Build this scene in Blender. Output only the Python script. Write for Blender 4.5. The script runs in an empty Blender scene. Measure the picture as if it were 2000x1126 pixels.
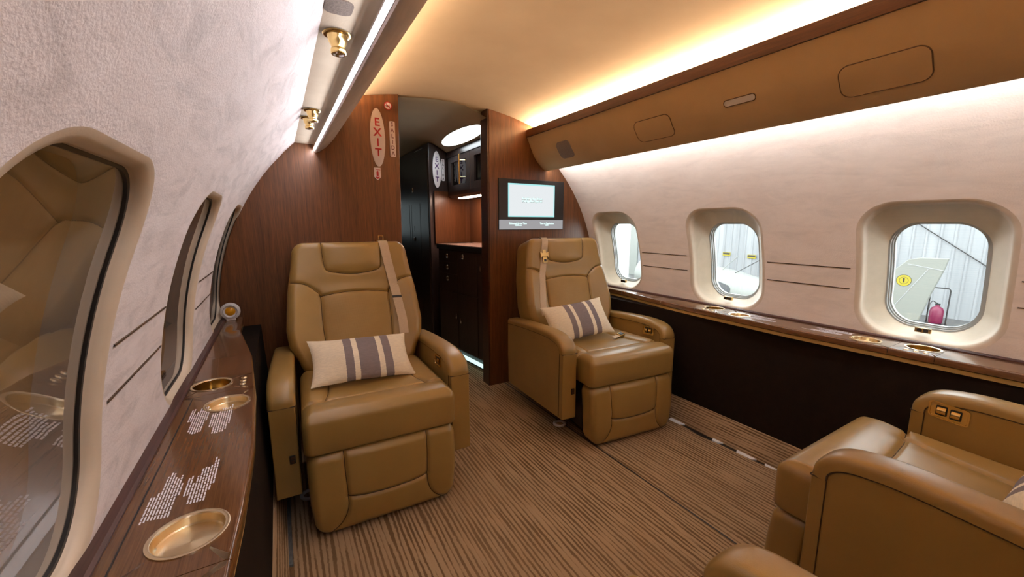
import bpy, math, random
import numpy as np
from mathutils import Vector, Matrix

random.seed(7)
S = bpy.context.scene
COL = S.collection
PI = math.pi
# ---------------------------------------------------------------- scene numbers
CX, ZC, RAD = 0.97, 0.68, 1.25          # fuselage lining: a circle of radius RAD round (CX, ZC)
YB = 2.46                               # front partition plane
YA = -2.2                               # aft end of the cabin
CEIL = [(0, 1.935), (.15, 1.93), (.3, 1.914), (.43, 1.893), (.53, 1.872), (.6, 1.853), (.66, 1.838), (.71, 1.82), (.735, 1.77)]

# ---------------------------------------------------------------- helpers
def tag(o, label=None, cat=None, group=None, kind=None):
    if label: o['label'] = label
    if cat: o['category'] = cat
    if group: o['group'] = group
    if kind: o['kind'] = kind
    return o

def empty(name, loc=(0, 0, 0), rz=0.0, label=None, cat=None, group=None, kind=None, parent=None):
    o = bpy.data.objects.new(name, None)
    o.empty_display_size = .05
    COL.objects.link(o)
    o.location = loc
    o.rotation_euler = (0, 0, rz)
    if parent: o.parent = parent
    return tag(o, label, cat, group, kind)

class MB:
    """collects vertices and faces; build() links them as one mesh object"""
    def __init__(s):
        s.v = []; s.f = []; s.m = []
    def add(s, verts, faces, mat=0):
        b = len(s.v)
        s.v += [tuple(float(c) for c in p) for p in verts]
        for f in faces:
            s.f.append(tuple(b + i for i in f)); s.m.append(mat)
        return s
    def box(s, x0, x1, y0, y1, z0, z1, mat=0):
        v = [(x, y, z) for z in (z0, z1) for y in (y0, y1) for x in (x0, x1)]
        return s.add(v, [(0, 2, 3, 1), (4, 5, 7, 6), (0, 1, 5, 4), (2, 6, 7, 3), (0, 4, 6, 2), (1, 3, 7, 5)], mat)
    def loft(s, loops, closed=True, caps=(False, False), mat=0):
        n = len(loops[0]); v = [p for l in loops for p in l]; f = []
        for i in range(len(loops) - 1):
            for j in range(n if closed else n - 1):
                k = (j + 1) % n
                f.append((i * n + j, i * n + k, (i + 1) * n + k, (i + 1) * n + j))
        if caps[0]: f.append(tuple(range(n))[::-1])
        if caps[1]: f.append(tuple((len(loops) - 1) * n + j for j in range(n)))
        return s.add(v, f, mat)
    def prism(s, pts, a, b, axis='y', mat=0):
        def P(p, t):
            return {'y': (p[0], t, p[1]), 'x': (t, p[0], p[1]), 'z': (p[0], p[1], t)}[axis]
        return s.loft([[P(p, a) for p in pts], [P(p, b) for p in pts]], True, (True, True), mat)
    def tube(s, pts, r, n=8, mat=0, caps=True):
        pts = [Vector(p) for p in pts]; loops = []
        up = None
        for i, p in enumerate(pts):
            t = (pts[min(i + 1, len(pts) - 1)] - pts[max(i - 1, 0)]).normalized()
            if up is None:
                up = Vector((0, 0, 1)) if abs(t.z) < .9 else Vector((1, 0, 0))
            a = t.cross(up).normalized(); b = a.cross(t).normalized(); up = b
            rr = r[i] if isinstance(r, (list, tuple)) else r
            loops.append([p + a * (rr * math.cos(2 * PI * k / n)) + b * (rr * math.sin(2 * PI * k / n)) for k in range(n)])
        return s.loft(loops, True, (caps, caps), mat)
    def lathe(s, prof, c=(0, 0, 0), n=48, mat=0, axis='z', caps=(False, False)):
        loops = []
        for r, h in prof:
            l = []
            for k in range(n):
                a = 2 * PI * k / n; u, w = r * math.cos(a), r * math.sin(a)
                l.append({'z': (c[0] + u, c[1] + w, c[2] + h), 'y': (c[0] + u, c[1] + h, c[2] + w), 'x': (c[0] + h, c[1] + u, c[2] + w)}[axis])
            loops.append(l)
        return s.loft(loops, True, caps, mat)
    def build(s, name, mats, parent=None, smooth=40, bevel=None, sub=0):
        me = bpy.data.meshes.new(name)
        me.from_pydata(s.v, [], s.f)
        for m in (mats if isinstance(mats, (list, tuple)) else [mats]): me.materials.append(m)
        if any(s.m): me.polygons.foreach_set('material_index', s.m)
        return link(name, me, parent, smooth, bevel, sub)

def link(name, me, parent=None, smooth=40, bevel=None, sub=0):
    me.validate(); me.update()
    import bmesh
    bm = bmesh.new(); bm.from_mesh(me)
    bmesh.ops.remove_doubles(bm, verts=bm.verts, dist=1e-6)
    bmesh.ops.recalc_face_normals(bm, faces=bm.faces)
    bm.to_mesh(me); bm.free()
    if smooth:
        me.polygons.foreach_set('use_smooth', [True] * len(me.polygons))
        me.set_sharp_from_angle(angle=math.radians(smooth))
    o = bpy.data.objects.new(name, me)
    COL.objects.link(o)
    if parent: o.parent = parent
    if bevel:
        b = o.modifiers.new('edge', 'BEVEL'); b.width = bevel; b.segments = 3; b.limit_method = 'ANGLE'; b.angle_limit = math.radians(35)
    if sub:
        q = o.modifiers.new('smooth', 'SUBSURF'); q.levels = q.render_levels = sub
    return o

def copy_part(o, parent):
    c = o.copy(); COL.objects.link(c); c.parent = parent
    for ch in o.children: copy_part(ch, c)
    return c

def rrect(hw, hh, r, n=16):
    """rounded rectangle outline, counter clockwise from the right side; straight sides are subdivided too"""
    c = []
    for (sx, sy, a0) in ((1, 1, 0), (-1, 1, 90), (-1, -1, 180), (1, -1, 270)):
        c.append([(sx * (hw - r) + r * math.cos(math.radians(a0 + 90 * k / n)), sy * (hh - r) + r * math.sin(math.radians(a0 + 90 * k / n))) for k in range(n + 1)])
    m = 9 if n >= 8 else 1; p = []
    for i in range(4):
        p += c[i]; a, b = c[i][-1], c[(i + 1) % 4][0]
        p += [(a[0] + (b[0] - a[0]) * k / m, a[1] + (b[1] - a[1]) * k / m) for k in range(1, m)]
    return p

# ---------------------------------------------------------------- materials
def mat(name, col=(.5, .5, .5), rough=.5, metal=0., coat=0., spec=.5, sheen=0.):
    m = bpy.data.materials.new(name); m.use_nodes = True
    b = m.node_tree.nodes['Principled BSDF']
    b.inputs['Base Color'].default_value = (*col, 1)
    b.inputs['Roughness'].default_value = rough
    b.inputs['Metallic'].default_value = metal
    b.inputs['Specular IOR Level'].default_value = spec
    if coat: b.inputs['Coat Weight'].default_value = coat; b.inputs['Coat Roughness'].default_value = .08
    if sheen: b.inputs['Sheen Weight'].default_value = sheen
    return m

def nd(m, t, **kw):
    n = m.node_tree.nodes.new(t)
    for k, v in kw.items(): setattr(n, k, v)
    return n
def lk(m, a, b): m.node_tree.links.new(a, b)
def bsdf(m): return m.node_tree.nodes['Principled BSDF']

def noise_col(m, cols, scale, coords='Object', vscale=(1, 1, 1), detail=4, pos=(.3, .7), bump=0., bscale=None, rough=.55, dist=0., bdist=.001):
    tc = nd(m, 'ShaderNodeTexCoord'); mp = nd(m, 'ShaderNodeMapping'); mp.inputs['Scale'].default_value = vscale
    lk(m, tc.outputs[coords], mp.inputs[0])
    nz = nd(m, 'ShaderNodeTexNoise'); nz.inputs['Scale'].default_value = scale; nz.inputs['Detail'].default_value = detail
    nz.inputs['Roughness'].default_value = rough; nz.inputs['Distortion'].default_value = dist
    lk(m, mp.outputs[0], nz.inputs['Vector'])
    cr = nd(m, 'ShaderNodeValToRGB')
    cr.color_ramp.elements[0].position, cr.color_ramp.elements[1].position = pos
    cr.color_ramp.elements[0].color = (*cols[0], 1); cr.color_ramp.elements[1].color = (*cols[1], 1)
    lk(m, nz.outputs['Fac'], cr.inputs[0]); lk(m, cr.outputs[0], bsdf(m).inputs['Base Color'])
    if bump:
        n2 = nd(m, 'ShaderNodeTexNoise'); n2.inputs['Scale'].default_value = bscale or scale * 4; n2.inputs['Detail'].default_value = 3
        lk(m, mp.outputs[0] if bscale is None else tc.outputs[coords], n2.inputs['Vector'])
        bp = nd(m, 'ShaderNodeBump'); bp.inputs['Strength'].default_value = bump; bp.inputs['Distance'].default_value = bdist
        lk(m, n2.outputs['Fac'], bp.inputs['Height']); lk(m, bp.outputs[0], bsdf(m).inputs['Normal'])
    return m

M = {}
def make_suede(lo, ca, cb):
    m = noise_col(mat('wall suede', rough=.95, spec=.15, sheen=.25), (ca, cb), 5, vscale=(1, 1, 2.2), detail=6, rough=.7, pos=(.3, .62), bump=.5, bscale=220, dist=.6, bdist=.002)
    # brushed nap: long smears lying aslant
    tc = nd(m, 'ShaderNodeTexCoord'); mp = nd(m, 'ShaderNodeMapping'); mp.inputs['Rotation'].default_value = (.9, 0, 0); mp.inputs['Scale'].default_value = (2, 1.6, 7)
    lk(m, tc.outputs['Object'], mp.inputs[0]); nz = nd(m, 'ShaderNodeTexNoise'); nz.inputs['Scale'].default_value = 3.0; nz.inputs['Detail'].default_value = 7; nz.inputs['Roughness'].default_value = .68; nz.inputs['Distortion'].default_value = .8
    lk(m, mp.outputs[0], nz.inputs['Vector'])
    r = nd(m, 'ShaderNodeMapRange'); r.inputs['From Min'].default_value = .36; r.inputs['From Max'].default_value = .52; r.inputs['To Min'].default_value = lo; r.inputs['To Max'].default_value = 1.02; lk(m, nz.outputs['Fac'], r.inputs['Value'])
    bc = bsdf(m).inputs['Base Color']; src = bc.links[0].from_socket
    mx = nd(m, 'ShaderNodeMix', data_type='RGBA', blend_type='MULTIPLY'); mx.inputs['Factor'].default_value = 1; lk(m, src, mx.inputs['A']); lk(m, r.outputs[0], mx.inputs['B']); lk(m, mx.outputs['Result'], bc)
    return m
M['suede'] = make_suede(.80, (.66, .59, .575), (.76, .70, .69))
M['suede_warmlit'] = make_suede(.95, (.80, .695, .58), (.87, .765, .65))  # same suede warmed and lightened: the light on this wall put into colour
M['ceil'] = noise_col(mat('ceiling suede', rough=.95, spec=.15), ((.72, .58, .42), (.80, .66, .49)), 3, detail=5, bump=.3, bscale=200)
M['valance'] = noise_col(mat('valance leather', rough=.75, spec=.25), ((.50, .355, .185), (.57, .41, .22)), 4, detail=4, bump=.25, bscale=300)
M['taupe'] = noise_col(mat('taupe suede', rough=.95, spec=.15, sheen=.2), ((.56, .49, .45), (.72, .64, .59)), 6, vscale=(2, .6, 2), detail=5, rough=.7, bump=.3, bscale=250, dist=.6)
M['psu'] = noise_col(mat('overhead panel fabric', rough=.9, spec=.2), ((.60, .52, .40), (.68, .60, .47)), 9, detail=5, bump=.3, bscale=250)
M['cream'] = noise_col(mat('window surround plastic', rough=.42, spec=.4), ((.67, .57, .43), (.72, .615, .475)), 20, bump=.1, bscale=260)
M['rubber'] = mat('window seal', (.45, .47, .46), .4)
M['cassette'] = mat('shade cassette', (.36, .33, .30), .5)  # inner reveal, its grey paints in the dimness behind the pane
M['shade'] = noise_col(mat('window shade', rough=.7), ((.34, .23, .115), (.38, .26, .135)), 30, bump=.1)
M['leather'] = noise_col(mat('tan leather', rough=.38, spec=.5), ((.305, .189, .051), (.35, .221, .063)), 7, detail=4, bump=.22, bscale=420)
bsdf(M['leather']).inputs['Coat Weight'].default_value = .45; bsdf(M['leather']).inputs['Coat Roughness'].default_value = .34
M['seam'] = mat('seam thread', (.055, .03, .012), .7)
M['black'] = mat('black plastic', (.012, .011, .011), .4)
M['darkpanel'] = noise_col(mat('dark lower panel', rough=.8, spec=.12), ((.007, .0045, .003), (.012, .0075, .005)), 30, bump=.2, bscale=300)
M['brass'] = noise_col(mat('polished brass', rough=.2, metal=1), ((.72, .50, .19), (.80, .58, .25)), 30)
M['satinbrass'] = noise_col(mat('satin brass', rough=.55, metal=.75), ((.60, .42, .15), (.66, .47, .18)), 30)
M['gold'] = noise_col(mat('satin gold', rough=.25, metal=1), ((.88, .74, .50), (.92, .79, .56)), 40)
M['chrome'] = mat('chrome', (.75, .75, .75), .15, 1)
M['white'] = mat('white plastic', (.75, .74, .73), .4)
M['signwhite'] = mat('sign white', (.92, .86, .88), .45)
M['red'] = mat('sign red', (.42, .01, .02), .5)
M['purple'] = mat('sign purple', (.10, .03, .16), .5)
M['webbing'] = noise_col(mat('beige webbing', rough=.8), ((.60, .47, .32), (.68, .54, .375)), 60, vscale=(1, 8, 8), bump=.4, bscale=600)
M['tape'] = mat('white tape', (.92, .94, .95), .6)
M['steel'] = noise_col(mat('seat track metal', rough=.45, metal=.7), ((.20, .23, .25), (.34, .38, .40)), 40, vscale=(8, 1, 1))
M['amber'] = mat('amber lens', (.80, .36, .01), .15)
M['grille'] = noise_col(mat('speaker grille', rough=.8), ((.16, .13, .11), (.24, .20, .17)), 400, pos=(.4, .6))
M['print'] = mat('white print', (.85, .82, .86), .5)
M['concrete'] = noise_col(mat('hangar floor paint', rough=.4), ((.06, .06, .06), (.09, .09, .09)), 2)
M['aircraft'] = mat('aircraft paint', (.20, .205, .18), .35)
M['heli'] = mat('aircraft white paint', (.22, .23, .21), .25)
M['yellow'] = mat('emblem yellow', (.32, .26, .008), .5)
M['firered'] = mat('extinguisher red', (.15, .006, .04), .35)
M['canopy'] = mat('tinted glass', (.03, .035, .04), .08)
M['grey'] = mat('grey plate', (.35, .35, .36), .4)

def wood(name, dark, light, along='z', rough=.35, coat=.0, scale=1.0, bands=70, lo=.25, hi=.75):
    m = mat(name, rough=rough, coat=coat)
    tc = nd(m, 'ShaderNodeTexCoord'); mp = nd(m, 'ShaderNodeMapping')
    k = {'x': 0, 'y': 1, 'z': 2}[along]; v = [1., 1., 1.]; v[k] = .035; mp.inputs['Scale'].default_value = v
    lk(m, tc.outputs['Object'], mp.inputs[0])
    n1 = nd(m, 'ShaderNodeTexNoise'); n1.inputs['Scale'].default_value = bands * scale; n1.inputs['Detail'].default_value = 6; n1.inputs['Roughness'].default_value = .65
    lk(m, mp.outputs[0], n1.inputs['Vector'])
    n2 = nd(m, 'ShaderNodeTexNoise'); n2.inputs['Scale'].default_value = bands * scale * 5; n2.inputs['Detail'].default_value = 2
    lk(m, mp.outputs[0], n2.inputs['Vector'])
    ad = nd(m, 'ShaderNodeMath', operation='MULTIPLY_ADD'); ad.inputs[1].default_value = .45
    lk(m, n2.outputs['Fac'], ad.inputs[0])
    ml = nd(m, 'ShaderNodeMath', operation='MULTIPLY'); ml.inputs[1].default_value = .6; lk(m, n1.outputs['Fac'], ml.inputs[0]); lk(m, ml.outputs[0], ad.inputs[2])
    cr = nd(m, 'ShaderNodeValToRGB'); cr.color_ramp.elements[0].position = lo + .12; cr.color_ramp.elements[1].position = hi - .04
    cr.color_ramp.elements[0].color = (*dark, 1); cr.color_ramp.elements[1].color = (*light, 1)
    lk(m, ad.outputs[0], cr.inputs[0]); lk(m, cr.outputs[0], bsdf(m).inputs['Base Color'])
    bp = nd(m, 'ShaderNodeBump'); bp.inputs['Strength'].default_value = .05; bp.inputs['Distance'].default_value = .001
    lk(m, n2.outputs['Fac'], bp.inputs['Height']); lk(m, bp.outputs[0], bsdf(m).inputs['Normal'])
    return m
M['bulk'] = wood('partition veneer', (.066, .023, .007), (.195, .074, .022), 'z', .36)
M['trimwood'] = wood('cove trim wood', (.030, .010, .004), (.075, .026, .010), 'y', .3)
M['ledge'] = wood('ledge veneer', (.088, .036, .012), (.185, .082, .029), 'y', .22, coat=.5, bands=95)
M['ledgetrim'] = wood('ledge back trim', (.045, .018, .016), (.085, .036, .030), 'y', .4)
M['galley'] = wood('galley dark wood', (.026, .016, .015), (.062, .040, .034), 'z', .30)
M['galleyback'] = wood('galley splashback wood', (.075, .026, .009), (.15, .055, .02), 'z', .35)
M['counter'] = mat('counter stone', (.30, .19, .15), .25)

def make_carpet():
    m = mat('striped carpet', rough=.95, spec=.1)
    tc = nd(m, 'ShaderNodeTexCoord'); mp = nd(m, 'ShaderNodeMapping'); mp.inputs['Scale'].default_value = (1, .10, 1)
    lk(m, tc.outputs['Object'], mp.inputs[0])
    # long wandering stripes
    n1 = nd(m, 'ShaderNodeTexNoise'); n1.inputs['Scale'].default_value = 9; n1.inputs['Detail'].default_value = 3
    lk(m, mp.outputs[0], n1.inputs['Vector'])
    sp = nd(m, 'ShaderNodeSeparateXYZ'); lk(m, tc.outputs['Object'], sp.inputs[0])
    ma = nd(m, 'ShaderNodeMath', operation='MULTIPLY_ADD'); ma.inputs[1].default_value = .045; lk(m, n1.outputs['Fac'], ma.inputs[0])
    xz = nd(m, 'ShaderNodeMath', operation='MULTIPLY_ADD'); xz.inputs[1].default_value = 1.15; lk(m, sp.outputs['Z'], xz.inputs[0]); lk(m, sp.outputs['X'], xz.inputs[2]); lk(m, xz.outputs[0], ma.inputs[2])
    # small jagged steps
    n3 = nd(m, 'ShaderNodeTexNoise'); n3.inputs['Scale'].default_value = 60; n3.inputs['Detail'].default_value = 2
    lk(m, tc.outputs['Object'], n3.inputs['Vector'])
    mj = nd(m, 'ShaderNodeMath', operation='MULTIPLY_ADD'); mj.inputs[1].default_value = .006; lk(m, n3.outputs['Fac'], mj.inputs[0]); lk(m, ma.outputs[0], mj.inputs[2])
    w = nd(m, 'ShaderNodeMath', operation='MULTIPLY'); w.inputs[1].default_value = 2 * PI / .0185; lk(m, mj.outputs[0], w.inputs[0])
    sn = nd(m, 'ShaderNodeMath', operation='SINE'); lk(m, w.outputs[0], sn.inputs[0])
    n2 = nd(m, 'ShaderNodeTexNoise'); n2.inputs['Scale'].default_value = 38; n2.inputs['Detail'].default_value = 5
    lk(m, mp.outputs[0], n2.inputs['Vector'])
    mm = nd(m, 'ShaderNodeMath', operation='MULTIPLY_ADD'); mm.inputs[1].default_value = .19; lk(m, sn.outputs[0], mm.inputs[0]); lk(m, n2.outputs['Fac'], mm.inputs[2])
    cr = nd(m, 'ShaderNodeValToRGB'); e = cr.color_ramp.elements
    e[0].position = .38; e[1].position = .52; e[0].color = (.150, .094, .047, 1); e[1].color = (.45, .325, .20, 1)
    lk(m, mm.outputs[0], cr.inputs[0])
    # broad wear
    n4 = nd(m, 'ShaderNodeTexNoise'); n4.inputs['Scale'].default_value = 2.2; n4.inputs['Detail'].default_value = 3
    lk(m, tc.outputs['Object'], n4.inputs['Vector'])
    r4 = nd(m, 'ShaderNodeMapRange'); r4.inputs['From Min'].default_value = .35; r4.inputs['From Max'].default_value = .7; r4.inputs['To Min'].default_value = .0; r4.inputs['To Max'].default_value = .55
    lk(m, n4.outputs['Fac'], r4.inputs['Value'])
    mx = nd(m, 'ShaderNodeMix', data_type='RGBA'); lk(m, r4.outputs[0], mx.inputs['Factor']); lk(m, cr.outputs[0], mx.inputs['A']); mx.inputs['B'].default_value = (.31, .212, .125, 1)
    lk(m, mx.outputs['Result'], bsdf(m).inputs['Base Color'])
    nb = nd(m, 'ShaderNodeTexNoise'); nb.inputs['Scale'].default_value = 500; lk(m, tc.outputs['Object'], nb.inputs['Vector'])
    ab = nd(m, 'ShaderNodeMath', operation='ADD'); lk(m, nb.outputs['Fac'], ab.inputs[0]); lk(m, mm.outputs[0], ab.inputs[1])
    bp = nd(m, 'ShaderNodeBump'); bp.inputs['Strength'].default_value = .6; bp.inputs['Distance'].default_value = .002
    lk(m, ab.outputs[0], bp.inputs['Height']); lk(m, bp.outputs[0], bsdf(m).inputs['Normal'])
    return m
M['carpet'] = make_carpet()

def make_brushed():
    m = mat('spun gold', (.86, .72, .48), .26, 1.)
    b = bsdf(m); b.inputs['Anisotropic'].default_value = .95; b.inputs['Anisotropic Rotation'].default_value = .25
    t = nd(m, 'ShaderNodeTangent', direction_type='RADIAL', axis='Z'); lk(m, t.outputs[0], b.inputs['Tangent'])
    return m
M['spun'] = make_brushed()

def make_perf():
    m = noise_col(mat('perforated leather', rough=.45, spec=.4), ((.315, .192, .056), (.355, .22, .069)), 7)
    tc = nd(m, 'ShaderNodeTexCoord'); v = nd(m, 'ShaderNodeTexVoronoi'); v.inputs['Scale'].default_value = 190; v.inputs['Randomness'].default_value = 0
    lk(m, tc.outputs['Object'], v.inputs['Vector'])
    bp = nd(m, 'ShaderNodeBump'); bp.inputs['Strength'].default_value = .5; bp.inputs['Distance'].default_value = .001
    lk(m, v.outputs['Distance'], bp.inputs['Height']); lk(m, bp.outputs[0], bsdf(m).inputs['Normal'])
    return m
M['perf'] = make_perf()

def make_linen():
    """cream linen with five woven stripes across local x (generated 0..1)"""
    m = mat('striped linen', rough=.9, spec=.1)
    tc = nd(m, 'ShaderNodeTexCoord'); sp = nd(m, 'ShaderNodeSeparateXYZ'); lk(m, tc.outputs['Generated'], sp.inputs[0])
    nz = nd(m, 'ShaderNodeTexNoise'); nz.inputs['Scale'].default_value = 260; nz.inputs['Detail'].default_value = 2; lk(m, tc.outputs['Object'], nz.inputs['Vector'])
    j = nd(m, 'ShaderNodeMath', operation='MULTIPLY_ADD'); j.inputs[1].default_value = .012; lk(m, nz.outputs['Fac'], j.inputs[0]); lk(m, sp.outputs['X'], j.inputs[2])
    cr = nd(m, 'ShaderNodeValToRGB'); cr.color_ramp.interpolation = 'CONSTANT'
    cream, grey, ln = (.84, .74, .56, 1), (.225, .195, .205, 1), (.88, .79, .62, 1)
    e = cr.color_ramp.elements
    st = [(0, cream), (.325, grey), (.405, ln), (.455, grey), (.645, ln), (.70, grey), (.785, cream)]
    e[0].position, e[0].color = st[0]; e[1].position, e[1].color = st[-1]
    for p, c in st[1:-1]:
        q = e.new(p); q.color = c
    lk(m, j.outputs[0], cr.inputs[0])
    n2 = nd(m, 'ShaderNodeTexNoise'); n2.inputs['Scale'].default_value = 55; n2.inputs['Detail'].default_value = 5
    mp = nd(m, 'ShaderNodeMapping'); mp.inputs['Scale'].default_value = (1, 5, 1); lk(m, tc.outputs['Object'], mp.inputs[0]); lk(m, mp.outputs[0], n2.inputs['Vector'])
    r = nd(m, 'ShaderNodeMapRange'); r.inputs['To Min'].default_value = .78; r.inputs['To Max'].default_value = 1.2; lk(m, n2.outputs['Fac'], r.inputs['Value'])
    mx = nd(m, 'ShaderNodeMix', data_type='RGBA', blend_type='MULTIPLY'); mx.inputs['Factor'].default_value = 1; lk(m, cr.outputs[0], mx.inputs['A']); lk(m, r.outputs[0], mx.inputs['B'])
    lk(m, mx.outputs['Result'], bsdf(m).inputs['Base Color'])
    bp = nd(m, 'ShaderNodeBump'); bp.inputs['Strength'].default_value = .5; bp.inputs['Distance'].default_value = .001; lk(m, nz.outputs['Fac'], bp.inputs['Height']); lk(m, bp.outputs[0], bsdf(m).inputs['Normal'])
    return m
M['linen'] = make_linen()

def make_glass(name, tint=(1, 1, 1), f0=.06):
    """thin pane: see-through with a mirror share that grows towards grazing angles, the same from both sides"""
    m = bpy.data.materials.new(name); m.use_nodes = True; t = m.node_tree; t.nodes.clear()
    o = nd(m, 'ShaderNodeOutputMaterial'); mx = nd(m, 'ShaderNodeMixShader'); tr = nd(m, 'ShaderNodeBsdfTransparent'); gl = nd(m, 'ShaderNodeBsdfGlossy')
    tr.inputs[0].default_value = (*tint, 1); gl.inputs['Roughness'].default_value = .01
    g = nd(m, 'ShaderNodeNewGeometry'); dt = nd(m, 'ShaderNodeVectorMath', operation='DOT_PRODUCT'); lk(m, g.outputs['Incoming'], dt.inputs[0]); lk(m, g.outputs['Normal'], dt.inputs[1])
    ab = nd(m, 'ShaderNodeMath', operation='ABSOLUTE'); lk(m, dt.outputs['Value'], ab.inputs[0])
    om = nd(m, 'ShaderNodeMath', operation='SUBTRACT'); om.inputs[0].default_value = 1; lk(m, ab.outputs[0], om.inputs[1])
    pw = nd(m, 'ShaderNodeMath', operation='POWER'); pw.inputs[1].default_value = 5; lk(m, om.outputs[0], pw.inputs[0])
    ml = nd(m, 'ShaderNodeMath', operation='MULTIPLY_ADD'); ml.inputs[1].default_value = 1 - f0; ml.inputs[2].default_value = f0; ml.use_clamp = True
    lk(m, pw.outputs[0], ml.inputs[0]); lk(m, ml.outputs[0], mx.inputs[0]); lk(m, tr.outputs[0], mx.inputs[1]); lk(m, gl.outputs[0], mx.inputs[2]); lk(m, mx.outputs[0], o.inputs[0])
    return m
M['glass'] = make_glass('window glass', (.97, .99, .98))
M['shadeglass'] = make_glass('shade pane glass', (.95, .95, .93), .22)
M['windshield'] = make_glass('tinted windshield', (.28, .30, .30))
M['darkglass'] = make_glass('cabinet glass', (.35, .35, .36))

def emit(name, col, strength):
    m = bpy.data.materials.new(name); m.use_nodes = True; t = m.node_tree; t.nodes.clear()
    o = nd(m, 'ShaderNodeOutputMaterial'); e = nd(m, 'ShaderNodeEmission'); e.inputs[0].default_value = (*col, 1); e.inputs[1].default_value = strength
    lk(m, e.outputs[0], o.inputs[0]); return m
M['cove'] = emit('cove light', (1, .68, .42), 148)
M['wash'] = emit('wall wash light', (1, .95, 1), 38)
M['ceil_lamp'] = emit('passage ceiling lamp', (.86, .96, 1), 6)
M['toe'] = emit('toe kick light', (.62, .92, .85), .7)
M['under'] = emit('under cabinet light', (1, .70, .55), 34)
M['screen'] = emit('monitor screen', (.84, .88, .90), .5)
M['screentext'] = emit('monitor text', (.75, .98, .95), .62)
M['screenedge'] = emit('monitor screen border', (.45, .90, .90), .5)
M['screenbar'] = emit('monitor caption bar', (.42, .41, .42), .45)

# ---------------------------------------------------------------- lining geometry
def W(side, y, s, d=0.):
    """point on the sidewall: side -1 / 1, s = arc length above the waist line, d = depth behind the lining"""
    a = s / RAD
    return (CX + side * (RAD + d) * math.cos(a), y, ZC + (RAD + d) * math.sin(a))

WIN_R = [-.315, .5125, 1.34, 2.1675]
WIN_L = [-.205, .6225, 1.45, 2.2775]
SC, WHW, WHH, WR = .302, .222, .298, .135      # outer opening
IC, IHW, IHH, IR = .262, .140, .205, .095      # pane opening
S0, S1 = -.09, 1.03

def ray_poly(c, ang, poly):
    dx, dy = math.cos(ang), math.sin(ang); best = None
    for i in range(len(poly)):
        (x0, y0), (x1, y1) = poly[i], poly[(i + 1) % len(poly)]
        ex, ey = x1 - x0, y1 - y0; den = dx * ey - dy * ex
        if abs(den) < 1e-12: continue
        t = ((x0 - c[0]) * ey - (y0 - c[1]) * ex) / den
        u = ((x0 - c[0]) * dy - (y0 - c[1]) * dx) / den
        if t > 1e-9 and -1e-6 <= u <= 1 + 1e-6 and (best is None or t > best): best = t
    return (c[0] + dx * best, c[1] + dy * best)

def ring_patch(mb, f, hole, c, poly, K=1, mat=0):
    """faces between a hole outline and a surrounding polygon, both in a flat (u,v) frame; f maps to 3-D"""
    angs = sorted([(math.atan2(p[1] - c[1], p[0] - c[0]), p) for p in hole])
    inner = [p for _, p in angs]; A = [a for a, _ in angs]
    outer = [ray_poly(c, a, poly) for a in A]
    for q in poly:                                   # snap the nearest samples to the polygon's corners
        aq = math.atan2(q[1] - c[1], q[0] - c[0])
        k = min(range(len(A)), key=lambda i: abs((A[i] - aq + PI) % (2 * PI) - PI))
        outer[k] = q
    loops = []
    for i in range(K + 1):
        t = i / K
        loops.append([f(a[0] + (b[0] - a[0]) * t, a[1] + (b[1] - a[1]) * t) for a, b in zip(inner, outer)])
    mb.loft(loops, True, (False, False), mat)

def build_side(side, wins, name, label):
    mb = MB()
    f = lambda y, s: W(side, y, s)
    edges = [YA] + [w - .414 for w in wins] + [YB + .02]
    hole = rrect(WHW, WHH, WR)
    def strip(ya, yb):
        n = 28
        mb.loft([[f(ya, S0 + (S1 - S0) * k / n) for k in range(n + 1)], [f(yb, S0 + (S1 - S0) * k / n) for k in range(n + 1)]], False)
    strip(YA, wins[0] - .414)
    for i, w in enumerate(wins):
        a = w - .414; b = (wins[i + 1] - .414) if i + 1 < len(wins) else YB + .02
        poly = [(a, S0), (b, S0), (b, S1), (a, S1)]
        ring_patch(mb, f, [(w + p[0], SC + p[1]) for p in hole], (w, SC), poly, K=14)
    wall = mb.build(name, M['suede'] if side < 0 else M['suede_warmlit'], None, 60)
    tag(wall, label, 'wall', None, 'structure')
    # pairs of fine panel seams between the windows
    for i in range(len(wins)):
        for s in (.298, .203):
            ya = wins[i] + .24; yb = (wins[i + 1] - .235) if i + 1 < len(wins) else YB - .01
            if yb - ya < .02: continue
            q = MB(); n = 2
            L = []
            for y in (ya, yb):
                L.append([W(side, y, s + .0022, .001), W(side, y, s + .0016, -.0022), W(side, y, s - .0016, -.0022), W(side, y, s - .0022, .001)])
            q.loft(L, False); q.build('panel_seam', M['seam'], wall, 0)
    return wall

build_side(-1, WIN_L, 'wall_left', 'cream suede curved sidewall beside the camera with closed window shades')
build_side(1, WIN_R, 'wall_right', 'cream suede curved sidewall whose windows look out on a hangar')

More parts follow.
